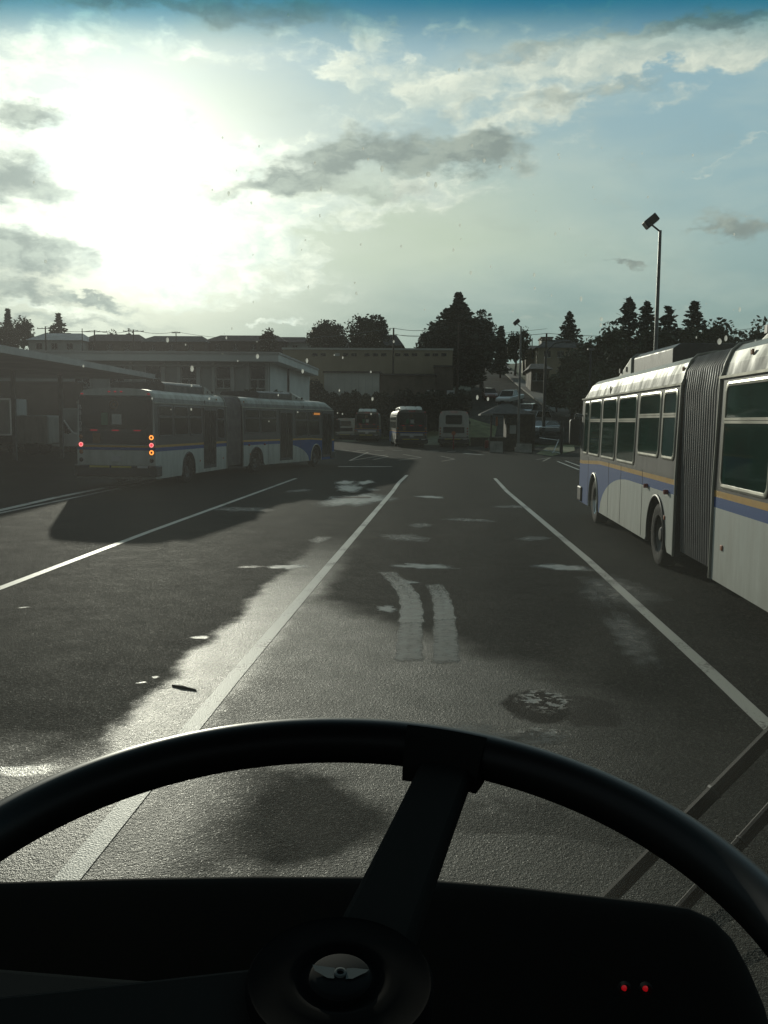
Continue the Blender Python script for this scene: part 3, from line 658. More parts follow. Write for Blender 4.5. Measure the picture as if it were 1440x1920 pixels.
def pod(T, y0, y1, y2, parent, flip=1):
    # y0..y1 dark body, y1..y2 white sloping end
    b = MB(T); zb, zt = 3.02, 3.46
    def ring(y, z, w): return [(-w, y, zb), (-w, y, z-.08), (-w+.12, y, z), (w-.12, y, z), (w, y, z-.08), (w, y, zb)]
    r = ring(y0, zt-.06, .93)+ring(y1, zt-.02, .93)
    fs = [(k, k+1, 7+k, 6+k) for k in range(5)]+[(5, 4, 3, 2, 1, 0), (6, 7, 8, 9, 10, 11)]; b.add(r, fs)
    o = b.obj('roof_pod', 'dark_metal' if True else '', parent, bevel=.02)
    b = MB(T); r = ring(y1+.01*(1 if y2 > y1 else -1), zt, .97)+ring(y2, zb+.13, .93); fs = [(k, k+1, 7+k, 6+k) for k in range(5)]+[(5, 4, 3, 2, 1, 0), (6, 7, 8, 9, 10, 11)]; b.add(r, fs)
    c = b.obj('fairing', 'silver', o, bevel=.015)
    for x in (-.45, .45):
        for t in (.12, .85):
            b = MB(T); y = y1+(y2-y1)*t; z = zt+(zb+.13-zt)*t; b.box((x-.05, y-.04, z-.01), (x+.05, y+.04, z+.03)); b.obj('latch', 'black', c)
    for x in (-.95, .95):
        for t in (.3, .7):
            b = MB(T); b.box((x-.035, y1+(y2-y1)*t-.05, 3.14), (x+.035, y1+(y2-y1)*t+.05, 3.23)); b.obj('latch', 'black', c)
    return o
def lamp(T, name, c, ax, r, m, parent, ring=None):
    b = MB(T)
    if ring:
        b.lathe([(0, 0), (r*.45, .012), (r*.5, .008)], c, ax, 16, 0); b.lathe([(r*.55, .006), (r*.8, .02), (r, .0)], c, ax, 16, 1)
        b.lathe([(r, 0), (r*1.25, .015), (r*1.3, 0)], c, ax, 16, 2)
        return b.obj(name, [m, ring, 'black'], parent)
    b.lathe([(0, .02), (r*.7, .016), (r, 0)], c, ax, 14); return b.obj(name, m, parent)
def bus_rear(T, y, parent, kind='new', lit=False):
    yo = y-.004
    if kind == 'new':
        b = MB(T); pts = rrect(-1.06, 1.06, 1.86, 2.86, .16)
        b.add([(x, yo-.004, z) for x, z in pts], [tuple(range(len(pts)))]); w = b.obj('rear_window', 'dark_glass', parent, smooth=False)
        b = MB(T); pts = rrect(-1.22, 1.22, 1.37, 2.9, .1); b.add([(x, yo, z) for x, z in pts], [tuple(range(len(pts)))]); b.obj('rear_panel', 'bus_grey', parent, smooth=False)
        b = MB(T); b.box((-1.02, yo-.03, 1.38), (1.02, yo-.002, 1.78), 0)
        for k in range(7): b.box((-.95, yo-.04, 1.42+k*.05), (.95, yo-.028, 1.445+k*.05), 0)
        b.obj('engine_grille', 'black_frame', parent, bevel=.004)
        b = MB(T); b.box((-1.3, yo-.005, 1.285), (1.3, yo, 1.345), 1); b.box((-1.3, yo-.005, 1.20), (1.3, yo, 1.283), 0); b.obj('stripe', ['bus_blue', 'bus_yellow'], parent, smooth=False)
        for k, x in enumerate((-.72, 0, .72)):
            b = MB(T); b.box((x-.11, yo-.045, 1.80), (x+.11, yo-.012, 1.83)); b.obj('brake_light', 'red_dim', parent)
        b = MB(T); b.lathe([(.11, 0), (.125, .012), (.14, 0)], (-.05, yo-.006, 2.62), (0, -1, 0), 24); b.disc((-.05, yo-.006, 2.62), (0, -1, 0), .06, .004, 16); b.obj('round_emblem', 'sticker_orange', parent)
        b = MB(T); b.box((-.75, yo-.05, 1.42), (-.5, yo-.042, 1.72)); b.obj('poster', 'sticker_orange', parent)
        b = MB(T); b.box((-.47, yo-.012, 1.98), (-.25, yo-.008, 2.36), 0); b.box((-.12, yo-.012, 2.0), (.2, yo-.008, 2.32), 1); b.obj('window_reflection', ['green_reflection', 'pier'], w, smooth=False)  # flat coloured sheets painted in for reflections in the rear glass
        b = MB(T); b.box((-.16, yo-.02, .84), (.16, yo, 1.02)); b.obj('licence_plate', 'sticker_white', parent, bevel=.004)
    else:
        b = MB(T); pts = rrect(-.72, .72, 1.95, 2.75, .14); b.add([(x, yo-.004, z) for x, z in pts], [tuple(range(len(pts)))]); b.obj('rear_window', 'dark_glass', parent, smooth=False)
        b = MB(T); b.box((-.92, yo-.02, 1.2), (.92, yo, 1.72)); b.obj('engine_grille', 'black_frame', parent, bevel=.01)
        b = MB(T); b.box((-1.3, yo-.006, .80), (1.3, yo, .86)); b.obj('stripe', 'bus_grey', parent)
    for sg in (-1, 1):
        for z, m, on in ((1.60, 'amber', False), (1.36, 'red', True), (1.13, 'amber', False), (.88, 'white', False)):
            on_ = lit and (m == 'red' or (m == 'amber' and sg > 0))
            if m == 'white': lamp(T, 'reversing_light', (sg*1.17, yo, z), (0, -1, 0), .07, 'black', parent)
            elif on_: lamp(T, 'tail_light', (sg*1.17, yo, z), (0, -1, 0), .075, 'red_lit' if m == 'red' else 'amber_off', parent, 'red_core' if m == 'red' else 'amber_lit')
            else: lamp(T, 'tail_light', (sg*1.17, yo, z), (0, -1, 0), .07, 'red_off' if m == 'red' else 'amber_off', parent)
        b = MB(T); b.box((sg*1.1-.04, yo-.03, 2.93), (sg*1.1+.04, yo+.02, 2.965)); b.obj('marker_light', 'red_dim', parent, bevel=.006)
    for x in (-.2, 0, .2):
        b = MB(T); b.box((x-.035, yo-.03, 3.0), (x+.035, yo+.02, 3.035)); b.obj('marker_light', 'red_dim', parent, bevel=.006)
    b = MB(T); b.prism([(-1.38, y+.35), (-1.38, y-.10), (-1.2, y-.24), (1.2, y-.24), (1.38, y-.10), (1.38, y+.35)], .38, .72, 'z', 0)
    bm = b.obj('bumper', 'black', parent, bevel=.03)
    b = MB(T)
    b.box((-.78, y-.246, .655), (-.12, y-.2415, .715), 0); b.box((-.06, y-.246, .655), (.60, y-.2415, .715), 0); b.box((.80, y-.246, .655), (1.14, y-.2415, .715), 1)
    b.obj('bumper_sticker', ['sticker_yellow', 'sticker_white'], bm, smooth=False)
def bus_front(T, y, parent):
    b = MB(T); pts = [(-1.18, 1.05), (1.18, 1.05), (1.2, 2.75), (-1.2, 2.75)]; b.add([(x, y+.012, z) for x, z in pts], [(3, 2, 1, 0)]); b.obj('windscreen', 'dark_glass', parent, smooth=False)
    b = MB(T); b.prism([(-1.34, y-.5), (-1.34, y+.05), (-1.15, y+.2), (1.15, y+.2), (1.34, y+.05), (1.34, y-.5)], .32, .66, 'z'); b.obj('bumper', 'black', parent, bevel=.03)
    for sg in (-1, 1):
        lamp(T, 'headlight', (sg*.95, y+.01, .8), (0, 1, 0), .1, 'white_lens', parent)
        b = MB(T); b.tube([(sg*1.25, y-.15, 2.3), (sg*1.40, y+.14, 2.35), (sg*1.44, y+.16, 2.2)], .02, 6); pts = rrect(sg*1.44-.11, sg*1.44+.11, 1.62, 2.22, .06)
        b.prism(pts, y+.1, y+.24, 'y'); b.obj('mirror', 'black', parent, bevel=.02)
def artic(name_label, joint, head_front, head_rear, cat_group, windows_side, fm, lit):
    root = empty('articulated_bus', (joint[0], joint[1], 0), -head_front, name_label, 'bus', cat_group)
    TF = Matrix.Identity(4); TR = Matrix.Rotation(head_front-head_rear, 4, 'Z')
    body(TF, .9, 10.4, (2.1, 8.2), liv_front, root, front=True, name='front_body')
    body(TR, -7.9, -.9, (-5.0,), liv_rear, root, rear=True, name='rear_body')
    for sg in (-1, 1):
        wheel(TF, sg, 2.1, root); wheel(TF, sg, 8.2, root, 'chrome' if not lit else 'steel'); wheel(TR, sg, -5.0, root)
        for T, c, m in ((TF, 2.1, 'black'), (TF, 8.2, 'frame'), (TR, -5., 'black')):
            b = MB(T); R = ARCH_R+.02; b.tube([(sg*1.305, c+R*cos(a), .47+R*sin(a)) for a in [radians(-16+k*212/26) for k in range(27)]], .024, 8); b.obj('arch_trim', m, root)
    # bellows
    b = MB(); out = [(1.17, .38), (1.20, 1.4), (1.20, 2.5), (1.17, 2.80), (1.06, 2.99), (.8, 3.05), (0, 3.07)]; out = out+[(-x, z) for x, z in out[-2::-1]]; n = len(out); NR = 17
    SUB = 6
    for k in range(SUB*NR+1):
        t = k/(SUB*NR); yb = -.9+1.8*t; ang = (head_front-head_rear)*(1-t); T = Matrix.Rotation(ang, 4, 'Z'); s_ = .975+.045*abs(sin(pi*k/SUB))**.45
        for x, z in out: b.v.append(T @ Vector((x*s_*(1.03), yb, .38+(z-.38)*(s_*.5+.5)*1.008)))
    for k in range(SUB*NR):
        for j in range(n-1): b.f.append([k*n+j, k*n+j+1, (k+1)*n+j+1, (k+1)*n+j]); b.m.append(0)
        b.f.append([k*n, (k+1)*n, (k+1)*n+n-1, k*n+n-1]); b.m.append(0)
    b.obj('bellows', 'bellows', root, ang=55)
    for T, y in ((TF, .93), (TR, -.93)):
        b = MB(T); ring = [(1.31, .3), (1.31, 1.4), (1.275, 2.68)]+[(x*1.01, z+.012) for x, z in ROOFP[1:]]; ring = ring+[(-x, z) for x, z in ring[-2::-1]]
        b.tube([(x, y, z) for x, z in ring], .022, 6); b.obj('end_trim', 'silver', root)
    wl = [(9.22, 9.95, 1.43), (7.62, 9.12, 1.43), (5.82, 7.42, 1.43), (3.92, 5.62, 1.43), (2.12, 3.72, 1.62), (1.12, 1.98, 1.62)]
    wr = [(-2.85, -1.15, 1.40), (-4.75, -3.05, 1.40), (-6.55, -4.95, 1.62), (-7.6, -6.75, 1.62)]
    for (a, c, z) in wl: side_window(TF, -1, a, c, z, 2.62, root, fm, a < 9)
    for (a, c, z) in wr: side_window(TR, -1, a, c, z, 2.62, root, fm)
    for (a, c, z) in [(7.3, 8.6, 1.43), (5.9, 7.2, 1.43), (2.5, 4.0, 1.62), (1.12, 2.4, 1.62)]: side_window(TF, 1, a, c, z, 2.62, root, 'black_frame', True, 'dark_glass')
    for (a, c, z) in [(-2.0, -1.15, 1.43), (-4.9, -3.65, 1.62), (-6.3, -5.0, 1.62), (-7.6, -6.4, 1.62)]: side_window(TR, 1, a, c, z, 2.62, root, 'black_frame', True, 'dark_glass')
    door(TF, 1, 8.9, 10.1, .42, 2.6, root); door(TF, 1, 4.3, 5.6, .42, 2.6, root); door(TR, 1, -3.5, -2.15, .42, 2.6, root)
    pod(TF, 3.0, 6.2, 7.8, root); pod(TR, -6.2, -2.5, -1.15, root)
    bus_rear(TR, -7.9, root, 'new', lit); bus_front(TF, 10.4, root)
    # panel seams, side markers
    for sg in (-1, 1):
        for y in (3.2, 5.1, 6.4, 9.05): b = MB(TF); b.box((sg*1.302-.002, y, .32), (sg*1.302+.002, y+.012, 1.39)); b.obj('panel_seam', 'black', root)
    for T, y, z, m in ((TF, 1.55, .78, 'orange_paint'), (TR, -1.35, .72, 'orange_paint'), (TR, -3.9, .72, 'orange_paint'), (TF, 1.2, 2.9, 'amber_off'), (TR, -1.8, 2.92, 'amber_off')):
        for sg in (-1, 1):
            x = sg*(1.304 if z < 2 else 1.2); b = MB(T); b.box((x-.012, y-.035, z-.03), (x+.012, y+.035, z+.03)); b.obj('side_marker', m, root, bevel=.006)
    for sg in (-1, 1):
        for y in (1.42, 2.80):
            b = MB(TF); b.tube([(sg*1.30, y, 1.16), (sg*1.36, y, 1.16)], .035, 10); b.obj('signal_lamp', 'red_off', root)
    return root, TF, TR
bl, TF, TR = artic('white and grey articulated bus turning ahead, its red and amber tail lights lit', (-9.6, 36.5), radians(16), radians(5), 'articulated buses', 1, 'black_frame', True)
for i, ch in enumerate('B8108'):
    text_obj('fleet_number', ch, .21, 'sticker_white', TR @ Matrix.Translation((-1.17, -7.93, 2.52-i*.17)) @ Matrix.Rotation(radians(90), 4, 'X'), bl)
b = MB(TF); b.box((1.31, 7.9, 2.44), (1.316, 8.6, 2.54)); b.obj('route_display', 'orange_text', bl)
br, TF2, TR2 = artic('nearest articulated bus on the right, its dirty white, blue and yellow side facing us', (4.60, 12.5), 0, 0, 'articulated buses', -1, 'frame', False)
br.scale = (1, 1, 1.03)

def city_bus(px, Y, head, label, rear='new', length=12.2, white='silver_dark', upper='bus_grey', roofpod=True):  # white panels default to a darker grey that paints in backlit shade
    # px = pixel column of the middle of the rear face on the ground at distance Y
    c = P(px, 800, Y); root = empty('city_bus', (c.x, c.y, 0), -head, label, 'bus', 'buses parked at the far end of the yard')
    T = Matrix.Identity(4)
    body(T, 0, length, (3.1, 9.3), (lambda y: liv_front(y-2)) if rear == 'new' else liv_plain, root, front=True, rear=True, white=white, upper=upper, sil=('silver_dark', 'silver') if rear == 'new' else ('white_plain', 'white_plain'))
    for sg in (-1, 1):
        for y in (3.1, 9.3): wheel(T, sg, y, root)
        for (a, b_) in ((.5, 2.0), (2.2, 3.8), (4.0, 5.6), (5.8, 7.4), (7.6, 9.2), (9.4, 10.8)): side_window(T, sg, a, b_, 1.5, 2.58, root, 'frame', True, 'dark_glass')
    if roofpod: pod(T, 8.5, 2.2, .5, root)
    bus_rear(T, 0, root, rear, False); bus_front(T, length, root)
    return root, T
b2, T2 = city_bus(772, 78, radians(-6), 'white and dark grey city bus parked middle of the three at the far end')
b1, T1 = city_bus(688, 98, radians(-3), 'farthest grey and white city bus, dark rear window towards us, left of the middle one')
b3, T3 = city_bus(851, 81, radians(1), 'plain white older city bus with a small black rear window, beside the guard hut', 'old', 11.5, 'white_plain', 'white_plain', False)
b4, T4 = city_bus(648, 108, radians(2), 'small white shuttle bus half hidden behind the turning bus, lowest of the parked ones', 'old', 9.8, 'white_plain', 'white_plain', False)
b4.scale = (.9, .8, .78)
for bb, TT in ((b1, T1), (b2, T2)):
    b = MB(TT); b.box((-.95, -.018, .98), (.95, -.009, 1.16)); b.obj('advert_strip', 'sticker_white', bb)

# ------------------------------------------------------------------ cars, van, truck
MT['van_white'] = dirt_mat('van_white_paint', (.78, .79, .76), (.4, .39, .35), .4, .3, .3, 1.2); MT['car_white'] = mat('car_white', (.55, .56, .55), .25, coat=.5); MT['car_silver'] = mat('car_silver', (.25, .26, .27), .3, .5, coat=.5)
MT['car_dark'] = mat('car_dark', (.03, .035, .04), .25, coat=.5); MT['car_red'] = mat('car_red', (.12, .03, .025), .3, coat=.5)
def car(kind, m, loc, rz, label, name='parked_car', cat='car', group='cars on the hill road'):
    # +y is the front
    root = empty(name, loc, rz, label, cat, group)
    if kind == 'sedan': Lh, H, lo = 4.5, 1.45, [(-2.25, .35), (-2.25, .85), (-2.1, .98), (-1.5, 1.02), (1.0, .98), (1.9, .85), (2.22, .68), (2.25, .35)]; cab = [(-1.75, 1.0), (-1.1, 1.42), (.25, 1.44), (1.1, .98)]
    elif kind == 'suv': Lh, H, lo = 4.6, 1.75, [(-2.3, .4), (-2.3, 1.05), (-2.2, 1.1), (1.1, 1.1), (2.0, 1.0), (2.28, .8), (2.3, .4)]; cab = [(-2.25, 1.1), (-2.0, 1.72), (.4, 1.74), (1.15, 1.1)]
    elif kind == 'hatch': Lh, H, lo = 4.0, 1.5, [(-2., .35), (-2., .9), (-1.9, 1.), (.9, .98), (1.7, .85), (2., .65), (2., .35)]; cab = [(-1.9, 1.0), (-1.6, 1.46), (.2, 1.48), (1.0, .98)]
    else: Lh, H, lo = 5.4, 1.8, [(-2.7, .5), (-2.7, 1.1), (-.6, 1.1), (1.3, 1.12), (2.4, 1.05), (2.7, .85), (2.7, .5)]; cab = [(-.65, 1.1), (-.5, 1.78), (.7, 1.8), (1.45, 1.12)]
    w = .9 if kind != 'pickup' else .98
    b = MB(); b.prism(lo, -w, w, 'x'); b.obj('body', m, root, bevel=.09)
    def cabm(s, dz, inset, top):
        vs = []
        for x in (-1, 1):
            for i, (y, z) in enumerate(cab): vs.append((x*((w-.04) if i in (0, 3) else (w-.2))*s, y*(.98 if dz else 1), z+(0 if i in (0, 3) else dz)))
        return vs
    b = MB(); b.add(cabm(1, 0, 0, 0), [(0, 1, 2, 3), (7, 6, 5, 4), (0, 4, 5, 1), (1, 5, 6, 2), (2, 6, 7, 3)]); b.obj('windows', 'dark_glass', root, smooth=False)
    b = MB(); y1, z1 = cab[1]; y2, z2 = cab[2]; b.box((-w+.17, y1-.03, z1-.04), (w-.17, y2+.05, z1+.035))
    for x in (-1, 1):
        for i, j in ((0, 1), (2, 3)):
            p, q = cab[i], cab[j]; xa = x*((w-.04) if i == 0 else (w-.2)); xb = x*((w-.2) if j == 1 else (w-.04)); b.tube([(xa, p[0], p[1]), (xb, q[0], q[1])], .04, 6)
    b.obj('roof', m, root, bevel=.02)
    for sx_ in (-1, 1):
        for y in (-Lh*.31, Lh*.31):
            b = MB(); b.lathe([(0, 0), (.30, 0), (.33, .04), (.33, .2), (.28, .24), (0, .22)], (sx_*(w-.16)-(.12 if sx_ > 0 else .12)+.0, y, .33), (1, 0, 0), 18); wq = b.obj('wheel', 'rubber', root)
        b = MB(); b.box((sx_*(w-.22)-.14, Lh/2-.12, .68), (sx_*(w-.22)+.14, Lh/2+.01, .82)); b.obj('headlight', 'white_lens', root, bevel=.02)
        b = MB(); b.box((sx_*(w-.14)-.1, -Lh/2-.01, .75), (sx_*(w-.14)+.1, -Lh/2+.1, .95)); b.obj('tail_light', 'red_off', root, bevel=.02)
    b = MB(); b.box((-w+.05, Lh/2-.08, .4), (w-.05, Lh/2+.05, .58)); b.box((-w+.05, -Lh/2-.05, .42), (w-.05, -Lh/2+.08, .6)); b.obj('bumper', 'black' if kind == 'pickup' else m, root, bevel=.03)
    b = MB(); b.box((-.25, Lh/2+.04, .55), (.25, Lh/2+.055, .66)); b.obj('grille', 'black', root)
    return root
def onhill(px, Y): p = P(px, 780, Y); return (p.x, Y, hz(p.x, Y)+.2)
SL = .12
def hillcar(kind, m, px, Y, rz, label):
    r = car(kind, m, onhill(px, Y), rz, label); r.rotation_euler = (math.atan(SL)*cos(rz), math.atan(SL)*-sin(rz)*0, rz) if Y > 100 else (0, 0, rz); return r
hillcar('hatch', 'car_red', 917, 128, pi+radians(4), 'small dark red hatchback coming down the hill road, left of the white pickup')
hillcar('pickup', 'car_white', 956, 122, pi+radians(-25), 'white pickup truck on the hill road just above the guard hut roof')
hillcar('sedan', 'car_dark', 989, 108, pi+radians(-20), 'dark car partly hidden above the right end of the hut roof')
hillcar('suv', 'car_silver', 1001, 98, pi+radians(-35), 'pale silver tall car behind the gate, between the dark car and the nearest sedan')
hillcar('sedan', 'car_silver', 1020, 92, pi+radians(-40), 'nearest silver sedan behind the metal gate, in front of the curved street lamp')
# van
c = P(75, 800, 56)
van = empty('delivery_van', (c.x, 56.5, 0), radians(-68), 'white delivery van with a side window parked under the canopy, next to the box truck', 'van')
b = MB(); b.prism([(-2.6, .4), (-2.6, 1.9), (-2.45, 2.12), (.9, 2.12), (1.25, 2.05), (1.75, 1.30), (2.35, 1.12), (2.55, .95), (2.6, .4)], -.98, .98, 'x'); b.obj('body', 'van_white', van, bevel=.06)
b = MB()
for x in (-.985, .985): b.add([(x, .55, 1.2), (x, 1.65, 1.25), (x, 1.2, 1.95), (x, .55, 1.95)], [(0, 1, 2, 3)]); 
b.add([(-.85, 1.33, 2.0), (.85, 1.33, 2.0), (.88, 1.80, 1.34), (-.88, 1.80, 1.34)], [(0, 1, 2, 3)])
b.obj('window', 'dark_glass', van, smooth=False)
for x in (-1, 1):
    for y in (-1.7, 1.75):
        b = MB(); b.lathe([(0, 0), (.3, 0), (.35, .04), (.35, .2), (.3, .24), (0, .22)], (x*.85-.12, y, .35), (1, 0, 0), 18); b.obj('wheel', 'rubber', van)
    b = MB(); b.box((x*.75-.13, 2.5, .8), (x*.75+.13, 2.62, 1.0)); b.obj('headlight', 'white_lens', van, bevel=.02)
    b = MB(); b.box((x*1.1-.06, 1.35, 1.2), (x*1.1+.06, 1.5, 1.5)); b.obj('mirror', 'black', van, bevel=.02)
# box truck
c = P(28, 800, 53)
tr = empty('box_truck', (c.x-3.1, 53.6, 0), radians(-86), 'box truck with a white cargo box and dark chassis, cut off by the left edge', 'truck')
b = MB(); b.box((-1.2, -3.2, 1.15), (1.2, 3.0, 3.25)); o = b.obj('cargo_box', 'van_white', tr, bevel=.03)
b = MB(); 
for x in (-1.21, 1.21): b.box((x-.02, -3.22, 3.16), (x+.02, 3.02, 3.27)); b.box((x-.02, 2.93, 1.15), (x+.02, 3.03, 3.25)); b.box((x-.02, -3.2, 1.12), (x+.02, 3.0, 1.2))
b.obj('box_trim', 'chrome', o)
b = MB(); b.box((-.45, -3.1, .6), (.45, 4.8, 1.1)); b.box((-1.1, .2, .5), (1.1, 1.5, 1.08)); b.box((-1.15, -2.9, .45), (-1.0, -2.6, 1.1)); b.obj('chassis', 'black', tr)
b = MB(); b.box((-1.1, -5.6+8.8, .6), (1.1, 5.1, 2.3)); b.obj('truck_cab', 'white_plain', tr, bevel=.12)
for x in (-1, 1):
    for y in (-1.8, 4.1):
        b = MB(); b.lathe([(0, 0), (.4, 0), (.46, .05), (.46, .24), (.4, .28), (0, .25)], (x*.95-.14, y, .46), (1, 0, 0), 20); b.obj('wheel', 'rubber', tr)

# ------------------------------------------------------------------ buildings
def wallbox(b, x0, x1, y0, y1, z0, z1, mi=0): b.box((x0, y0, z0), (x1, y1, z1), mi)
# office with a flat overhanging roof, left
off = empty('office_building', (-20, 60, 0), 0, 'long white flat-roofed office with a deep fascia and tall windows behind the turning bus', 'building')
def oo(b, name, m, **k): o = b.obj(name, m, None, **k); o.parent = off; o.matrix_parent_inverse = Matrix.Translation((20, -60, 0)); return o
XR = P(522, 700, 60).x; Xw = P(503, 700, 61.2).x
ztop = P(522, 661, 60).z; zbot = P(522, 678, 60).z
b = MB(); wallbox(b, -60, Xw, 61.2, 80, 0, zbot); oo(b, 'wall', 'pier')
b = MB(); b.add([(-62, 60, zbot), (XR, 60, zbot), (XR, 79, zbot), (-62, 79, zbot), (-62, 60, ztop), (XR, 60, ztop), (XR, 79, ztop), (-62, 79, ztop)], [(0, 3, 2, 1), (4, 5, 6, 7), (0, 1, 5, 4), (1, 2, 6, 5), (2, 3, 7, 6), (3, 0, 4, 7)])
b.box((-62, 60.3, ztop), (XR-.3, 78.7, ztop+.06)); oo(b, 'roof', 'fascia')
b = MB(); b.box((-62.04, 59.93, ztop-.10), (XR+.06, 79.05, ztop+.02)); oo(b, 'roof_edge', 'roof_pale')
b = MB(); p0 = P(452, 686, 60.7); b.tube([(-50, 60.9, p0.z-.02), (p0.x, 60.9, p0.z), (p0.x+.12, 60.95, p0.z+.1), (p0.x+.14, 61, zbot)], .07, 8); oo(b, 'gutter_pipe', 'pale')
for (xa, xb) in ((273, 303), (340, 369), (405, 433), (469, 498), (205, 235), (140, 170)):
    A = P(xa, 690, 61.1); B = P(xb, 727, 61.1); zt = P(420, 687, 61.1).z; zb = P(420, 727, 61.1).z
    b = MB(); b.box((A.x, 61.12, zb), (B.x, 61.19, zt)); w = oo(b, 'window', 'dark_glass', smooth=False)
    b = MB(); xm = (A.x+B.x)/2; zm = P(420, 711, 61.1).z
    for q in (A.x, B.x): b.box((q-.04, 61.05, zb), (q+.04, 61.12, zt))
    b.box((xm-.03, 61.06, zb), (xm+.03, 61.12, zm)); b.box((A.x, 61.06, zm-.03), (B.x, 61.12, zm+.03)); b.box((A.x-.1, 61.0, zb-.08), (B.x+.1, 61.12, zb))
    f = oo(b, 'frame', 'pale'); 
b = MB()
for xa in (303, 340, 369, 405, 433, 469, 505, 250): q = P(xa, 700, 61.1).x; b.box((q-.1+(.15 if xa in (303, 369, 433) else -.15), 60.95, 0), (q+.1+(.15 if xa in (303, 369, 433) else -.15), 61.2, zbot)); 
oo(b, 'pier', 'pale')
b = MB(); b.box((Xw, 61.25, 0), (Xw+.12, 79, zbot-.001)); oo(b, 'side_wall', 'fascia')
b = MB(); b.tube([(Xw+.2, 68, 0), (Xw+.2, 68, zbot)], .07, 8); b.box((Xw+.12, 67.85, 3.2), (Xw+.3, 68.15, 3.6)); oo(b, 'downpipe', 'dark_metal')
# canopy on the far left
can = empty('vehicle_canopy', (-20, 40, 0), 0, 'long flat steel canopy with slim posts over the parked van and truck at left', 'canopy')
def cc(b, name, m, **k): o = b.obj(name, m, None, **k); o.parent = can; o.matrix_parent_inverse = Matrix.Translation((20, -40, 0)); return o
zc = 4.8
E1 = P(0, 646, 30.); k = (zc-2.2)/(E1.z-2.2); Ya = 30*k; Xa = E1.x*k
E2 = P(291, 702, 50.); k = (zc-2.2)/(E2.z-2.2); Yb = 50*k; Xb = E2.x*k
dx = (Xb-Xa)/(Yb-Ya)
b = MB(); X0 = Xa-dx*18; Y0 = Ya-18
b.add([(X0, Y0, zc-.28), (Xb, Yb, zc-.28), (Xb-16, Yb+.8, zc-.28), (X0-16, Y0, zc-.28), (X0, Y0, zc), (Xb, Yb, zc), (Xb-16, Yb+.8, zc), (X0-16, Y0, zc)], [(0, 3, 2, 1), (4, 5, 6, 7), (0, 1, 5, 4), (1, 2, 6, 5), (2, 3, 7, 6), (3, 0, 4, 7)])
cc(b, 'roof', 'roof_pale')
for px, Y in ((27, 46), (115, 49.5)):
    p = P(px, 800, Y); b = MB(); b.box((p.x-.09, Y-.09, 0), (p.x+.09, Y+.09, zc-.28)); cc(b, 'post', 'pole_metal')
b = MB(); b.box((-45, 63-4, 0), (Xb-6.2, 59.4, zc-.3)); b.box((-46, 36, 0), (-32, 36.3, zc-.3)); cc(b, 'back_wall', 'brown')
p = P(128, 800, 57); q = P(140, 766, 57)
b = MB(); b.box((p.x-.6, 57, .1), (p.x+1.6, 58.6, q.z)); tag(b.obj('storage_container', 'pier', bevel=.03), 'plain grey storage container beneath the canopy beyond the slim post', 'container')
p = P(160, 716, 58); b = MB(); b.tube([(p.x+.2, 58, 0), (p.x+.22, 58, p.z-.6), (p.x+.1, 58, p.z-.15), (p.x-.2, 58, p.z), (p.x-.5, 58, p.z-.03)], .05, 8); tag(b.obj('hooked_lamp', 'pole_metal'), 'small lamp post with a curved top behind the roof of the turning bus', 'lamp')
# long beige building on the hill
def bld(name, label, x0, x1, Y, dep, ytop, mats, z0=None, flat=True, cat='building', group=None):
    A = P(x0, 700, Y); B = P(x1, 700, Y); zt = P((x0+x1)/2, ytop, Y).z; zz = hz((A.x+B.x)/2, Y)-1.5 if z0 is None else z0
    root = empty(name, ((A.x+B.x)/2, Y, zz), 0, label, cat, group)
    w = (B.x-A.x)/2; h = zt-zz
    b = MB(); b.box((-w, 0, 0), (w, dep, h)); b.obj('wall', mats[0], root)
    return root, w, h, zz
r, w, h, zz = bld('warehouse', 'long beige flat-topped building with a row of small square windows on the hill', 530, 848, 130, 18, 656, ('beige',))
b = MB(); b.box((-w-.1, -.12, h), (w+.1, 18.1, h+.25)); b.obj('roof_edge', 'pale', r)
for xz in (470, 525, 620, 678, 732, 822, 878, 935, 1028, 1085, 1142, 1228, 1283, 1340):
    p = P(460+xz/3.6, 665, 130); b = MB(); x = p.x-r.location.x; z = p.z-zz; b.box((x-.36, -.05, z-.2), (x+.36, .05, z+.2)); b.obj('window', 'dark_glass' if xz != 620 else 'pier', r)
r, w, h, zz = bld('white_shed', 'pale grey shed wall below the long beige building, between two dark bushes', 608, 711, 122, 7, 699, ('pale',))
b = MB(); b.box((-w-.15, -.3, h), (w+.15, 7, h+.2)); b.obj('roof', 'roof', r)
b = MB(); [b.box((-w+i*.9, -.03, 0), (-w+i*.9+.05, 0, h)) for i in range(1, 8)]; b.obj('wall_seam', 'pier', r)
r, w, h, zz = bld('low_brown_building', 'low dark brown building with a flat roof right of the pale shed', 712, 816, 123, 6, 704, ('brown',))
b = MB(); b.box((-w-.1, -.4, h), (w+.2, 6, h+.22)); b.obj('roof', 'roof', r)
b = MB(); b.box((2.6, -.06, h-2.6), (3.6, .0, h-1.9)); b.box((5.2, -.06, h-2.7), (6.2, .0, h-1.9)); b.obj('window', 'sticker_white', r)
r, w, h, zz = bld('stair_building', 'narrow dark building end with a raised roof at the right end of the beige one', 814, 850, 126, 6, 688, ('brown',))
b = MB(); b.box((-w-.1, -.2, h), (w+.1, 6, h+.2)); b.obj('roof', 'roof', r)
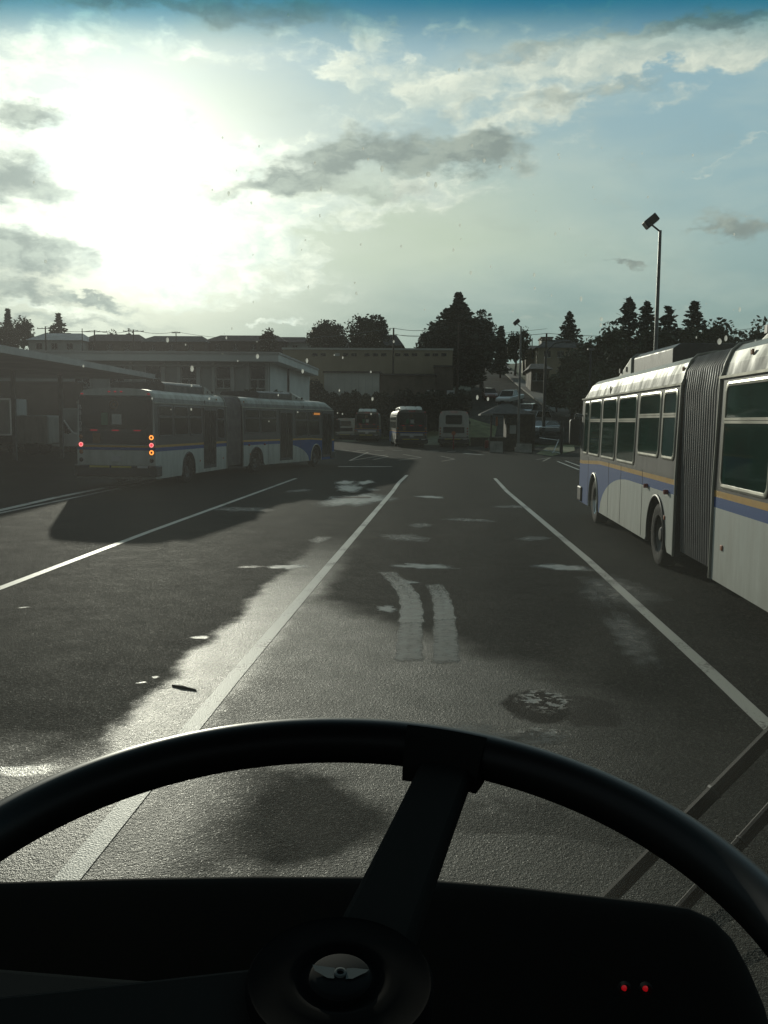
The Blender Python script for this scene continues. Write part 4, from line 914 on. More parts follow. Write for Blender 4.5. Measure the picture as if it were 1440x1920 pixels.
def house(x0, x1, Y, yeave, yridge, label, wm='beige', rm='roof', gable=False, dep=9, hip=.25, wins=3):
    r, w, h, zz = bld('house', label, x0, x1, Y, dep, yeave, (wm,), cat='house', group='houses on the hill')
    rz = P((x0+x1)/2, yridge, Y+dep/2).z-zz
    b = MB(); e = .5
    if gable: b.add([(-w-e, -e, h), (w+e, -e, h), (w+e, dep+e, h), (-w-e, dep+e, h), (0, -e, rz), (0, dep+e, rz)], [(0, 1, 4), (1, 2, 5, 4), (2, 3, 5), (3, 0, 4, 5), (3, 2, 1, 0)])
    else: b.add([(-w-e, -e, h), (w+e, -e, h), (w+e, dep+e, h), (-w-e, dep+e, h), (-w+2*w*hip*.5, dep/2, rz), (w-2*w*hip*.5, dep/2, rz)], [(0, 1, 5, 4), (1, 2, 5), (2, 3, 4, 5), (3, 0, 4), (3, 2, 1, 0)])
    b.obj('roof', rm, r, smooth=False)
    for i in range(wins):
        x = -w+2*w*(i+.7)/(wins+.4); b = MB(); b.box((x-.55, -.05, h-1.7), (x+.55, .04, h-.6)); q = b.obj('window', 'dark_glass', r)
        b = MB(); b.box((x-.62, -.09, h-1.78), (x+.62, -.05, h-1.7)); b.box((x-.03, -.08, h-1.7), (x+.03, -.05, h-.6)); b.obj('frame', 'pale', q)
    return r, w, h
house(55, 152, 178, 638, 625, 'house with a pale sloping roof at the far left of the ridge', 'pier', 'roof_pale')
house(152, 262, 182, 640, 627, 'brown-roofed house second from the left along the ridge', 'brown', 'roof_red')
house(262, 384, 184, 641, 630, 'long low ridge house with a pale roof edge, third from the left', 'brown', 'roof')
house(386, 532, 188, 640, 629, 'wide low house with a shallow dark roof above the office roof', 'brown', 'roof_red', wins=4)
house(574, 650, 186, 641, 629, 'house with grey hipped roof just behind the round tree on the ridge', 'pier', 'roof')
house(655, 752, 180, 648, 628, 'dark-roofed house behind the open-crowned tree, next to the utility pole', 'brown', 'roof')
house(500, 575, 192, 642, 632, 'small pale house between the wide low house and the grey hipped roof', 'pier', 'roof_red', wins=2)
house(1008, 1092, 168, 652, 637, 'tan house with a broad dark roof on the hill, below the lone fir', 'beige', 'roof', hip=.5)
r, w, h = house(985, 1018, 176, 655, 648, 'low tan house at the top right of the hill road, beside the cream block', 'beige', 'roof', wins=1)
r, w, h, zz = bld('cream_block', 'small cream cube-shaped building on the skyline right of the hill road', 1014, 1034, 190, 6, 634, ('cream',)); b = MB(); b.box((-w-.2, -.2, h), (w+.2, 6.2, h+.25)); b.obj('roof', 'roof_red', r)
r, w, h = house(996, 1030, 140, 692, 682, 'dark house with a porch beside the hill road pavement', 'brown', 'roof', wins=2)

# ------------------------------------------------------------------ vegetation
def leaf(b, p, s, up=.5):
    d1 = Vector((rnd(-1, 1), rnd(-1, 1), rnd(-1, 1)*up)).normalized(); d2 = d1.cross(Vector((rnd(-1, 1), rnd(-1, 1), rnd(-1, 1)))).normalized()
    b.add([p-d1*s, p+d2*s*.55, p+d1*s, p-d2*s*.55], [(0, 1, 2, 3)])
def conifer(px, ytop, wpx, Y, label, m='leaf_dark', droop=.35, ragged=.35, base_w=1., dens=1., full=False, step=.5, name='conifer_tree', group='trees on the hill'):
    c = P(px, ytop, Y); z0 = hz(c.x, Y)-.3; H = c.z-z0; R = wpx/2/F*Y
    root = empty(name, (c.x, Y, z0), 0, label, 'tree', group)
    b = MB(); b.tube([(0, 0, 0), (0, 0, H*.5), (0, 0, H*.97)], .2, 7, rs=[max(.14, H*.018), H*.011, .03])
    b.obj('trunk', 'bark', root)
    b = MB(); nl = max(12, int(H/step)); zlow = H*(.12 if full else .2)
    for i in range(nl):
        t = i/(nl-1); z = zlow+(H-zlow)*t; prof = (1-t)**(.72 if ragged < .5 else .58) if not full else (sin(pi*min(1, (t*.85+.15)))**.7)*(1-t**4)
        nb = int((10+9*(1-t))*dens)
        for k in range(nb):
            a = rnd(0, 2*pi); rr = R*1.12*prof*rnd(1-ragged, 1.15)+.2
            tip = Vector((cos(a)*rr, sin(a)*rr, z-rr*droop*rnd(.4, 1.2)+rnd(-.2, .2)))
            n = max(3, int(rr*3.2*dens))
            for j in range(n):
                u = (j+rnd(.3, 1))/n; p = Vector((0, 0, z)).lerp(tip, u); p += Vector((rnd(-1, 1), rnd(-1, 1), rnd(-.6, .4)))*.16*(1+rr*.15)
                leaf(b, p, rnd(.28, .55)*(1+H*.012), .35)
    b.v.append(Vector((0, 0, H+.1))); b.v.append(Vector((.08, 0, H-.8))); b.v.append(Vector((-.08, 0.05, H-.8))); n = len(b.v); b.f.append([n-3, n-2, n-1]); b.m.append(0)
    b.obj('crown', m, root, smooth=False)
    return root
def broadleaf(px, ytop, wpx, Y, label, m='leaf', clumps=26, gap=.35, hfrac=.75, name='leafy_tree', group='trees on the hill', base=None, cat='tree', dens=1.):
    c = P(px, ytop, Y); z0 = (hz(c.x, Y) if base is None else base)-.3; H = c.z-z0; R = wpx/2/F*Y
    root = empty(name, (c.x, Y, z0), 0, label, cat, group)
    bt = MB(); bt.tube([(0, 0, 0), (rnd(-.2, .2), 0, H*.3), (rnd(-.3, .3), rnd(-.2, .2), H*.6)], .2, 7, rs=[max(.1, H*.03), H*.02, H*.012])
    b = MB(); ch = H*hfrac; zc = H-ch/2
    for i in range(clumps):
        a = rnd(0, 2*pi); el = math.asin(rnd(-.8, 1)); q = rnd(.35, .9) ** .6
        cp = Vector((cos(a)*cos(el)*R*q*.85, sin(a)*cos(el)*R*q*.85, zc+sin(el)*ch/2*q*.88)); cr = R*rnd(.22, .42)
        cr = min(cr, (H-cp.z)*1.0+.15)
        bt.tube([(0, 0, H*.35), cp*.5+Vector((0, 0, zc*.4)), cp], .05, 5, rs=[H*.012, H*.007, .02], caps=False)
        n = int(60*dens*max(1, cr)*max(1., cr*.8))
        for j in range(n):
            d = Vector((rnd(-1, 1), rnd(-1, 1), rnd(-1, 1)));
            if d.length > 1: d.normalize(); d *= rnd(.6, 1.)
            leaf(b, cp+Vector((d.x*cr, d.y*cr, d.z*cr*.8)), rnd(.2, .42)*(1+H*.01), .7)
    for j in range(int(clumps*26*dens)):
        a = rnd(0, 2*pi); el = math.asin(rnd(-.7, 1)); q = rnd(.6, 1.08)
        leaf(b, Vector((cos(a)*cos(el)*R*q, sin(a)*cos(el)*R*q, min(H, zc+sin(el)*ch/2*q))), rnd(.16, .34)*(1+H*.01), .7)
    bt.obj('trunk', 'bark', root); b.obj('crown', m, root, smooth=False)
    return root
conifer(860, 551, 118, 140, 'tallest dark pine at the top of the hill road, centre skyline', full=True, ragged=.25, dens=1.5, droop=.1)
broadleaf(906, 582, 56, 146, 'dark tall tree tucked against the right side of the tallest pine', 'leaf_dark', 46, dens=1.3, hfrac=.88)
broadleaf(818, 604, 66, 136, 'dark rounded tree against the left side of the tallest pine', 'leaf_dark', 36, dens=1.2, hfrac=.85)
broadleaf(795, 632, 40, 139, 'low yellowish bush at the left foot of the tall dark trees', 'leaf_pale', 18)
conifer(940, 614, 30, 168, 'small slim fir between the dark tall tree and the hill road lamp', ragged=.3)
broadleaf(967, 622, 44, 172, 'medium tree with thin top behind the tall metal light pole', 'leaf', 26)
broadleaf(985, 612, 22, 175, 'thin feathery tree just right of the tall metal light pole', 'leaf_pale', 14, dens=.5)
conifer(1068, 586, 54, 205, 'lone fir standing behind the tan house on the right skyline')
for (x, y, w, Y, lab, kind) in ((1180, 562, 66, 116, 'ragged tall fir, left one of the pair beside the big light pole', 'c'), (1213, 569, 44, 120, 'fir directly behind the big light pole', 'c'),
    (1253, 577, 48, 118, 'fir just right of the big light pole', 'c'), (1303, 569, 56, 114, 'fir with a narrow pointed top above the bus roof pod', 'c'),
    (1348, 598, 76, 112, 'round dark leafy tree above the bus bellows', 'b'), (1428, 594, 46, 120, 'sparse reddish tree at the right edge of the skyline', 'p'), (1148, 604, 62, 112, 'bushy dark tree left of the ragged tall fir', 'b'),
    (1112, 632, 70, 118, 'broad dark tree below the lone fir, behind the right bus front', 'b'), (1230, 606, 80, 108, 'low spreading dark tree at the foot of the big light pole', 'b'), (1290, 612, 84, 107, 'low dense tree below the narrow pointed fir', 'b'),
    (1395, 622, 90, 106, 'low wide tree behind the bus bellows', 'b'), (1075, 655, 60, 106, 'dark shrubby tree beside the curved street lamp', 'b'), (1170, 640, 90, 104, 'dense dark tree low behind the front roof of the right bus', 'b'),
    (1100, 690, 70, 101, 'low dark shrub behind the mirror of the right bus', 'b'), (1047, 700, 46, 112, 'dark bush beside the pavement of the hill road', 'b')):
    if kind == 'c': conifer(x, y, w*1.5, Y, lab, ragged=.75, droop=.2, dens=.8, step=.55)
    elif kind == 'b': broadleaf(x, y, w, Y, lab, 'leaf', 34, dens=1.1, hfrac=.9)
    else: broadleaf(x, y, w, Y, lab, 'leaf_pale', 22, dens=.5, hfrac=.8)
broadleaf(688, 589, 92, 172, 'open-crowned tree with sky gaps on the ridge left of the utility pole', 'leaf', 30, dens=.9, hfrac=.7)
broadleaf(614, 600, 74, 174, 'round full tree on the ridge left of the open-crowned tree', 'leaf', 40, dens=1., hfrac=.7)
broadleaf(504, 614, 34, 178, 'small autumn-coloured tree on the ridge above the office roof corner', 'leaf_pale', 16, dens=.6)
conifer(110, 590, 38, 196, 'dense cone-shaped tree above the pale roofed ridge house', 'leaf', full=True, ragged=.1, droop=.05)
conifer(14, 581, 24, 190, 'pointed tree at the far left edge of the skyline', full=False, ragged=.2)
broadleaf(42, 593, 44, 186, 'round tree right beside the pointed tree at far left', 'leaf', 28)
broadleaf(8, 604, 70, 170, 'big loose bush at the left edge above the canopy roof', 'leaf_pale', 26)
broadleaf(213, 616, 24, 210, 'thin sparse shrub rising over the second ridge house', 'leaf_pale', 10, dens=.4)
broadleaf(242, 617, 16, 206, 'tiny pointed tree over the third ridge house', 'leaf_dark', 10, dens=.5)
# dark hedge bank below the beige building
def bank(x0, x1, Y0, Y1, ytop_l, label, seed, name='hedge', m='hedge', n=9000, ybot=0):
    b = MB(); A = P(x0, 700, Y0); B = P(x1, 700, Y0)
    for i in range(n):
        t = random.random(); x = A.x+(B.x-A.x)*t; Y = rnd(Y0, Y1); px = x0+(x1-x0)*t
        zt = P(px, ytop_l+4*sin(px*.11+seed)+3*sin(px*.31), Y0).z; g = hz(x, Y)*.4
        z = g+(zt-g)*rnd(0, 1)**.7; 
        if z > zt*(1-.25*((Y-Y0)/(Y1-Y0)-.5)**2): continue
        leaf(b, Vector((x, Y, z)), rnd(.2, .42), .8)
    # woody inner mass so no daylight shows through
    vs = []; K = 14
    for i in range(K+1):
        px = x0+(x1-x0)*i/K; x = A.x+(B.x-A.x)*i/K; zt = P(px, ytop_l+6, Y0).z*.93
        vs += [(x, Y0+.8, 0), (x, Y0+1.4, zt*.8), (x, (Y0+Y1)/2, zt), (x, Y1, zt*.9), (x, Y1, 0)]
    b.add(vs, [(i*5+k, i*5+k+1, (i+1)*5+k+1, (i+1)*5+k) for i in range(K) for k in range(4)])
    return tag(b.obj(name, m, smooth=False), label, 'hedge')
bank(555, 720, 116, 121, 737, 'dark overgrown hedge bank behind the farthest buses, left part', 1)
bank(718, 884, 115, 121, 735, 'dark overgrown hedge bank behind the buses, right part reaching the hill road', 3)
broadleaf(478, 730, 60, 59.5, 'bushy shrub against the office wall behind the roof of the turning bus', 'leaf', 16, name='shrub', group=None, cat='shrub', base=0, hfrac=.9)
broadleaf(520, 733, 34, 60, 'round shrub at the office corner right of the bushy one', 'leaf', 12, name='shrub', group=None, cat='shrub', base=0, hfrac=.9)
broadleaf(592, 712, 30, 121, 'dark bush left of the pale shed', 'leaf_dark', 12, name='shrub', group=None, cat='shrub', base=3)
MT['lawn'] = mat('green_lawn', (.075, .095, .018), .9, var=.4, vscale=1.2, bump=.5, bscale=12)  # brighter green than the hillside grass
A = P(882, 790, 86); B = P(925, 790, 86); b = MB(); b.add([(A.x, 85, 0.01), (B.x, 85, .01), (B.x+.8, 94, 1.75), (A.x, 95, 2.6), (A.x-.5, 90, 1.4), (B.x+.4, 90, .9)], [(0, 1, 5, 4), (4, 5, 2, 3)]); tag(b.obj('grass_bank', 'lawn'), kind='structure')
A = P(1010, 850, 60); b = MB(); b.add([(*g2(1005, 851), .006), (*g2(1035, 855), .006), (*g2(1078, 846), .05), (*g2(1075, 832), .25), (*g2(1030, 838), .12)], [(0, 1, 2, 3, 4)]); tag(b.obj('grass_verge', 'lawn'), kind='structure')

# ------------------------------------------------------------------ poles, wires, lamps
def pole(px, ybot, ytop, Y, label, m='pole_wood', r=.14, arms=(), name='utility_pole', cat='pole', group='wooden utility poles'):
    t = P(px, ytop, Y); z0 = hz(t.x, Y)-.2 if Y > 86 else 0
    root = empty(name, (t.x, Y, z0), 0, label, cat, group)
    b = MB(); b.tube([(0, 0, 0), (0, 0, t.z-z0)], r, 9, rs=[r*1.2, r*.8]); b.obj('shaft', m, root)
    for (dy, w) in arms:
        b = MB(); z = t.z-z0-dy; b.box((-w/2, -.06, z-.06), (w/2, .06, z+.06))
        for k in (-.46, -.2, .2, .46): b.tube([(k*w, 0, z), (k*w, 0, z+.22)], .04, 6)
        b.obj('crossarm', m, root)
    return root, t
poles = []
_, t1 = pole(738, 770, 615, 127, 'wooden utility pole in front of the beige building, right of the open-crowned tree'); poles.append(t1)
_, t2 = pole(860, 760, 604, 132, 'wooden utility pole against the tall dark pine'); poles.append(t2)
_, t3 = pole(1025, 700, 625, 124, 'utility pole with a crossarm behind the curved street lamp', arms=((.9, 1.6),)); poles.append(t3)
_, t4 = pole(85, 640, 612, 172, 'utility pole with a crossarm on the far left ridge, beside the cone-shaped tree', arms=((.4, 3.2),)); poles.insert(0, t4)
_, t5 = pole(177, 640, 619, 172, 'utility pole with a wide crossarm over the second ridge house', arms=((.3, 5.),))
_, t6 = pole(250, 640, 618, 172, 'utility pole with crossarm over the third ridge house', arms=((.3, 4.),))
_, t7 = pole(154, 640, 616, 172, 'bare thin pole between the pale and brown ridge roofs', r=.09)
_, t8 = pole(330, 640, 622, 172, 'short pole over the long low ridge house', arms=((.2, 1.6),), r=.1)
_, t9 = pole(998, 660, 634, 190, 'thin distant pole left of the cream block', r=.12)
def wire(a, b_, label, sag=1., r=.03, n=14):
    b = MB(); pts = []
    for i in range(n+1):
        t = i/n; p = a.lerp(b_, t); p.z -= sag*4*t*(1-t); pts.append(p)
    b.tube(pts, r, 4); tag(b.obj('overhead_wire', 'black'), label, 'wire', 'overhead wires')
def up(v, x=0, z=0): return v+Vector((x, 0, z))
wire(t4, t5, 'wire between the left pole and the wide-armed pole on the ridge', .6, .035); wire(t5, t6, 'wire between the two crossarm poles over the ridge roofs', .6, .035); wire(t6, t8, 'wire from the third-house pole to the short pole', .5, .035)
wire(t8, t1, 'long wire running from the ridge to the pole by the beige building', 1.5, .03)
wire(t1, t2, 'upper wire between the beige building pole and the pine pole', .7); wire(up(t1, 0, -.8), up(t2, 0, -.8), 'lower wire between the beige building pole and the pine pole', .7)
wire(t2, t3, 'wire crossing above the hill road', .8); wire(t3, P(1440, 612, 128), 'upper wire running right from the crossarm pole', .8); wire(up(t3, 0, -.9), P(1440, 640, 118), 'lower wire running right from the crossarm pole', 1.0)
wire(up(t3, 0, .6), P(720, 627, 150), 'high thin wire above the tall metal light pole', .5, .02)
def floodpole(px, ytop, Y, label, hdx, hs=1., r=.10):
    t = P(px, ytop, Y); root = empty('floodlight_pole', (t.x, Y, 0), 0, label, 'light pole', 'tall floodlight poles')
    H = t.z; b = MB(); b.tube([(0, 0, 0), (0, 0, H*.5), (0, 0, H)], r, 10, rs=[r*1.25, r, r*.72]); b.obj('shaft', 'pole_metal', root)
    b = MB(); b.tube([(0, 0, H-.05), (hdx*.35*hs, 0, H+.22*hs)], .04*hs, 6); b.obj('bracket', 'dark_metal', root)
    T = Matrix.Translation((hdx*.42*hs, 0, H+.38*hs)) @ Matrix.Rotation(radians(40)*(-hdx)*-1, 4, 'Y')
    b = MB(T); b.box((-.30*hs, -.28*hs, -.17*hs), (.30*hs, .28*hs, .17*hs)); hd = b.obj('lamp_head', 'dark_metal', root, bevel=.03)
    b = MB(T); b.box((-.25*hs, -.23*hs, -.185*hs), (.25*hs, .23*hs, -.172*hs)); b.obj('lens', 'white_lens', hd)
    b = MB(); b.tube([(0, 0, 0), (0, 0, .35)], .25, 12); b.obj('base', 'concrete', root)
    return root
floodpole(1238, 432, 39.5, 'tall floodlight pole with a square head rising behind the right bus', -1, .95, .085)
floodpole(977, 612, 69, 'slim tall floodlight pole standing by the guard hut', -1, .8, .08)
t = P(1023, 668, 90); root = empty('street_lamp', (t.x, 90, hz(t.x, 90)), 0, 'dark street lamp with a long curved arm behind the metal gate', 'street lamp'); z0 = hz(t.x, 90); H = t.z-z0
b = MB(); e = P(1062, 640, 90); b.tube([(0, 0, 0), (0, 0, H)], .13, 10, rs=[.17, .11]); b.obj('shaft', 'dark_metal', root)
b = MB(); ex, ez = e.x-t.x, e.z-z0; b.tube([(0, 0, H), (ex*.12, 0, H+(ez-H)*.45), (ex*.4, 0, H+(ez-H)*.82), (ex*.8, 0, H+(ez-H)*.98), (ex, 0, ez)], .06, 8); b.obj('arm', 'dark_metal', root)
b = MB(); b.box((ex-.1, -.15, ez-.12), (ex+.75, .15, ez+.02)); b.obj('lamp_head', 'dark_metal', root, bevel=.04)
t = P(1108, 657, 74); root = empty('street_lamp', (t.x, 74, 0), 0, 'short lamp post with a flat head behind the front of the right bus', 'street lamp')
b = MB(); b.tube([(0, 0, 0), (0, 0, t.z)], .08, 8); b.obj('shaft', 'dark_metal', root); b = MB(); b.box((-.25, -.2, t.z), (.25, .2, t.z+.14)); b.obj('lamp_head', 'pole_metal', root, bevel=.04)

# ------------------------------------------------------------------ guard hut, barriers, gate
A = P(917, 800, 74); B = P(1000, 800, 74)
hx = (A.x+B.x)/2; hw = (B.x-A.x)/2; hut = empty('guard_hut', (hx, 74, 0), 0, 'dark wooden guard hut with a wide hipped shingle roof at the yard entrance', 'hut')
ze = P(950, 776, 73).z; zr = P(950, 758, 75).z
b = MB(); x0 = P(902, 776, 72.6).x-hx; x1 = P(1001, 776, 72.6).x-hx; b.add([(x0, -1.6, ze), (x1, -1.6, ze), (x1, 3.4, ze), (x0, 3.4, ze), (x0+1.6, .9, zr), (x1-1.6, .9, zr), (x0, -1.6, ze-.09), (x1, -1.6, ze-.09), (x1, 3.4, ze-.09), (x0, 3.4, ze-.09)], [(0, 1, 5, 4), (1, 2, 5), (2, 3, 4, 5), (3, 0, 4), (9, 8, 7, 6), (0, 6, 7, 1), (1, 7, 8, 2), (2, 8, 9, 3), (3, 9, 6, 0)]); b.obj('roof', 'roof', hut, smooth=False)
b = MB(); b.box((x0-.01, -1.64, ze-.13), (x0+.9, -1.6, ze-.01)); b.box((x0-.04, -1.62, ze-.13), (x0, 3.4, ze-.01)); b.obj('fascia_board', 'concrete', hut)
b = MB(); b.box((-hw+1.3, -.9, 0), (hw-.1, 2.6, ze-.09)); b.obj('wall', 'wood', hut)
b = MB()
for i in range(10): x = -hw+1.35+i*.2; b.box((x, -.93, .1), (x+.02, -.9, ze-.1))
b.box((-hw+.1, -1.0, .02), (-hw+1.3, 2.4, 1.0)); b.obj('cladding', 'wood', hut)
for x in (-hw+.1, hw-.05):
    b = MB(); b.box((x-.07, -1.3, 0), (x+.07, -1.16, ze-.09)); b.obj('post', 'wood', hut)
b = MB(); b.box((-hw+.45, -1.25, 1.9), (-hw+.6, -1.1, 2.6)); b.obj('sign_board', 'orange_paint', hut)
b = MB(); x = P(962, 800, 73).x-hx; b.box((x-.25, -.97, 1.3), (x+.25, -.93, 1.95)); b.obj('notice', 'pier', hut)
b = MB(); x = P(958, 780, 73).x-hx; b.box((x-.45, -.95, 2.05), (x+.45, -.92, 2.55)); b.obj('window', 'dark_glass', hut)
def barrier(px0, px1, ytop, ybot, lab, rz):
    a = G(px0, ybot); c = G(px1, ybot+2); x = (a.x+c.x)/2; w = (c.x-a.x)/2; z = P((px0+px1)/2, ytop, a.y).z
    root = empty('concrete_barrier', (x, a.y+.2, 0), rz, lab, 'barrier', 'concrete barriers at the hut')
    b = MB(); b.prism([(-.32, 0), (-.32, .08), (-.14, .32), (-.09, z), (.09, z), (.14, .32), (.32, .08), (.32, 0)], -w, w, 'x'); b.obj('block', 'concrete', root, bevel=.02)
    b = MB(); b.tube([(-w*.5, 0, z-.02), (-w*.5, 0, z+.08), (-w*.3, 0, z+.08), (-w*.3, 0, z-.02)], .015, 5); b.obj('lifting_loop', 'dark_metal', root)
barrier(919, 946, 828, 849, 'short concrete barrier in front of the hut, the left one beside the red drum', radians(-6))
barrier(968, 1002, 832, 849, 'wider concrete barrier in front of the right end of the hut', radians(-4))
c = G(914, 840); b = MB(); b.lathe([(0, 0), (.24, 0), (.26, .3), (.24, .62), (.2, .66), (0, .66)], (c.x, c.y, 0), (0, 0, 1), 16); tag(b.obj('drum', 'red_paint'), 'small dull red drum standing left of the short concrete barrier', 'drum')
c = G(850, 842); root = empty('marker_post', (c.x, c.y, 0), 0, 'thin red marker post with a round top in front of the plain white bus', 'post')
b = MB(); b.tube([(0, 0, 0), (0, 0, 1.15)], .055, 8); b.obj('shaft', 'red_paint', root); b = MB(); b.lathe([(0, .02), (.17, .02), (.17, -.02), (0, -.02)], (0, 0, 1.25), (0, 1, 0), 14); b.obj('disc', 'orange_paint', root)
# gate with mesh panel
gp = G(1052, 851); g0 = P(1008, 800, gp.y+2.5)
gate = empty('metal_gate', (gp.x, gp.y, 0), 0, 'leaning tubular metal gate with mesh panel between the hut and the right bus', 'gate')
b = MB(); b.tube([(0, 0, 0), (0, 0, P(1052, 788, gp.y).z)], .12, 8); b.obj('post', 'dark_metal', gate)
def gl_(p): return Vector((p.x-gp.x, p.y-gp.y, p.z))
b = MB()
for (ax, ay, bx, by) in ((1012, 801, 1049, 802), (1012, 821, 1049, 826), (1022, 844, 1050, 850), (1048, 824, 1035, 852)):
    b.tube([gl_(P(ax, ay, gp.y+1.2)), gl_(P(bx, by, gp.y-.1))], .035, 6)
b.obj('rail', 'chrome', gate)
MT['mesh_wire'] = mat('mesh_wire', (.10, .10, .10), .5, .5)
b = MB(); p0 = gl_(P(1012, 801, gp.y+1.2)); p1 = gl_(P(1049, 802, gp.y-.1))
for i in range(22):
    a = p0.lerp(p1, i/21); b.tube([Vector((a.x, a.y, .15)), a], .012, 3, caps=False)
for i in range(7):
    z = .2+i*.25; b.tube([Vector((p0.x, p0.y, z)), Vector((p1.x, p1.y, z))], .01, 3, caps=False)
b.obj('mesh_panel', 'mesh_wire', gate)
# low dark fence left of the hut
A = P(882, 820, 84); B = P(915, 820, 84); b = MB(); b.box((A.x, 83.9, 0), (B.x, 84, .75)); b.box((A.x, 83.86, .7), (B.x, 84.04, .8)); tag(b.obj('low_fence', 'wood'), 'low dark wooden fence at the foot of the grass bank beside the white bus', 'fence')

# ------------------------------------------------------------------ our own bus: cab, wheel, windscreen
cab = empty('driver_cab', (0, .4, .9), 0, 'dark driver cab in the foreground with a big black steering wheel, dashboard and wipers', 'bus')
CI = Matrix.Translation((0, -.4, -.9))
def cb_(b, name, m, par=None, **k):
    o = b.obj(name, m, None, **k); o.parent = par or cab
    if par is None: o.matrix_parent_inverse = CI
    return o
# steering wheel, fitted centre and tilt
qx, qy, qz, ta, tb = -.0210898, -.22266999, .44913731, .24104239, -.03349161
e1 = Vector((cos(tb), sin(tb), 0)); e2 = Vector((-sin(tb)*sin(ta), cos(tb)*sin(ta), cos(ta)))
def cw(v): return CR*v.x + CU*v.y + CF*v.z
E1, E2 = cw(e1), cw(e2); NRM = E1.cross(E2).normalized()
if NRM.dot(CU) < 0: NRM = -NRM
WC = C3(qx, qy, qz); RR = .235
sw = empty('steering_wheel', (0, 0, 0)); sw.parent = cab; sw.matrix_parent_inverse = CI
def swo(b, name, m, **k):
    o = b.obj(name, m, None, **k); o.parent = sw; return o
def wpt(r, a, h=0): return WC+E1*(r*cos(a))+E2*(r*sin(a))+NRM*h
b = MB(); n = 160; sg_ = 20; vs = []; fs = []
for i in range(n):
    a = 2*pi*i/n; rad = E1*cos(a)+E2*sin(a); c = wpt(RR, a)
    for k in range(sg_):
        t = 2*pi*k/sg_; vs.append(c+rad*(.0145*cos(t))+NRM*(.0165*sin(t)*(1 if sin(t) > 0 else 1.0-.12*abs(sin(i*pi/2.5))*0)))
for i in range(n):
    for k in range(sg_): fs.append((i*sg_+k, ((i+1) % n)*sg_+k, ((i+1) % n)*sg_+(k+1) % sg_, i*sg_+(k+1) % sg_))
b.add(vs, fs); swo(b, 'rim', 'rim_black')
# angle of the visible spoke
def prj(p): d = p-CAM; z = d.dot(CF); return 720+F*d.dot(CR)/z, 960-F*d.dot(CU)/z
best = min((abs(prj(wpt(RR, radians(k/4)))[0]-838)+(0 if prj(wpt(RR, radians(k/4)))[1] < 1500 else 9999), k/4) for k in range(120, 480))[1]
SA = radians(best)
def spoke(a0):
    b = MB(); vs = []; K = 16; dirr = E1*cos(a0)+E2*sin(a0); tan_ = NRM.cross(dirr).normalized()
    for i in range(K+1):
        t = i/K; r = .03+(RR-.035)*t; w = .0235+.003*(1-t)**2; h = -.016+.010*t; th = .006
        for (u, v) in ((-w, -th), (-w*.9, th), (w*.9-.007, th), (w-.007, -th)): vs.append(WC+dirr*r+tan_*u+NRM*(h+v))
    b.add(vs, [(i*4+k, i*4+(k+1) % 4, (i+1)*4+(k+1) % 4, (i+1)*4+k) for i in range(K) for k in range(4)]+[(0, 1, 2, 3), (K*4+3, K*4+2, K*4+1, K*4)])
    sp = swo(b, 'spoke', 'cab_black', bevel=.003)
    b = MB(); vs = []; K = 8   # clamp where the spoke grips the rim
    for i in range(K+1):
        a = a0+(-1+2*i/K)*.125; rad = E1*cos(a)+E2*sin(a)
        for (u, v) in ((-.0220, -.017), (-.0220, -.003), (-.0135, .0110), (-.003, .0168), (-.003, -.018)): vs.append(wpt(RR, a)+rad*u+NRM*v)
    b.add(vs, [(i*5+k, i*5+(k+1) % 5, (i+1)*5+(k+1) % 5, (i+1)*5+k) for i in range(K) for k in range(5)]+[(0, 1, 2, 3, 4), (K*5+4, K*5+3, K*5+2, K*5+1, K*5)])
    swo(b, 'rim_clamp', 'cab_black')
spoke(SA); spoke(SA+radians(120)); spoke(SA-radians(120))
HC = WC+NRM*-.006
b = MB(); b.lathe([(.0, .003), (.0155, .003), (.0165, .0012), (.020, .0010), (.0225, .0036), (.025, .0042), (.030, .0036), (.0425, .0028), (.0440, .0034), (.0455, .0015), (.0455, -.012), (.044, -.03), (.035, -.05)], HC, NRM, 64); swo(b, 'hub', 'hub_black', ang=60)
b = MB(); b.lathe([(0, .0056), (.0135, .0054), (.0147, .0046), (.0152, .003)], HC, NRM, 40); bd = swo(b, 'badge', 'badge', ang=60)
b = MB(); X = E1; Yv = E2
def bp_(x, y, h=.0062): return HC+X*x+Yv*y*1.25+NRM*h
for s_ in (-1, 1):
    pts = [(.0028, .0022), (.006, .0026), (.0138, .0036 if s_ < 0 else .0020), (.0125, .0005), (.0095, -.0012), (.006, -.0032), (.0028, -.0034)]
    b.add([bp_(s_*x, y) for x, y in pts], [tuple(range(7)) if s_ > 0 else tuple(range(7))[::-1]])
b.lathe([(.0016, .0058), (.0020, .0068), (.0030, .0066), (.0032, .0056)], HC, NRM, 24)
swo(b, 'winged_emblem', 'badge_wing')
b = MB(); b.tube([HC+NRM*-.03, HC+NRM*-.30], .035, 20); swo(b, 'column', 'cab_black')
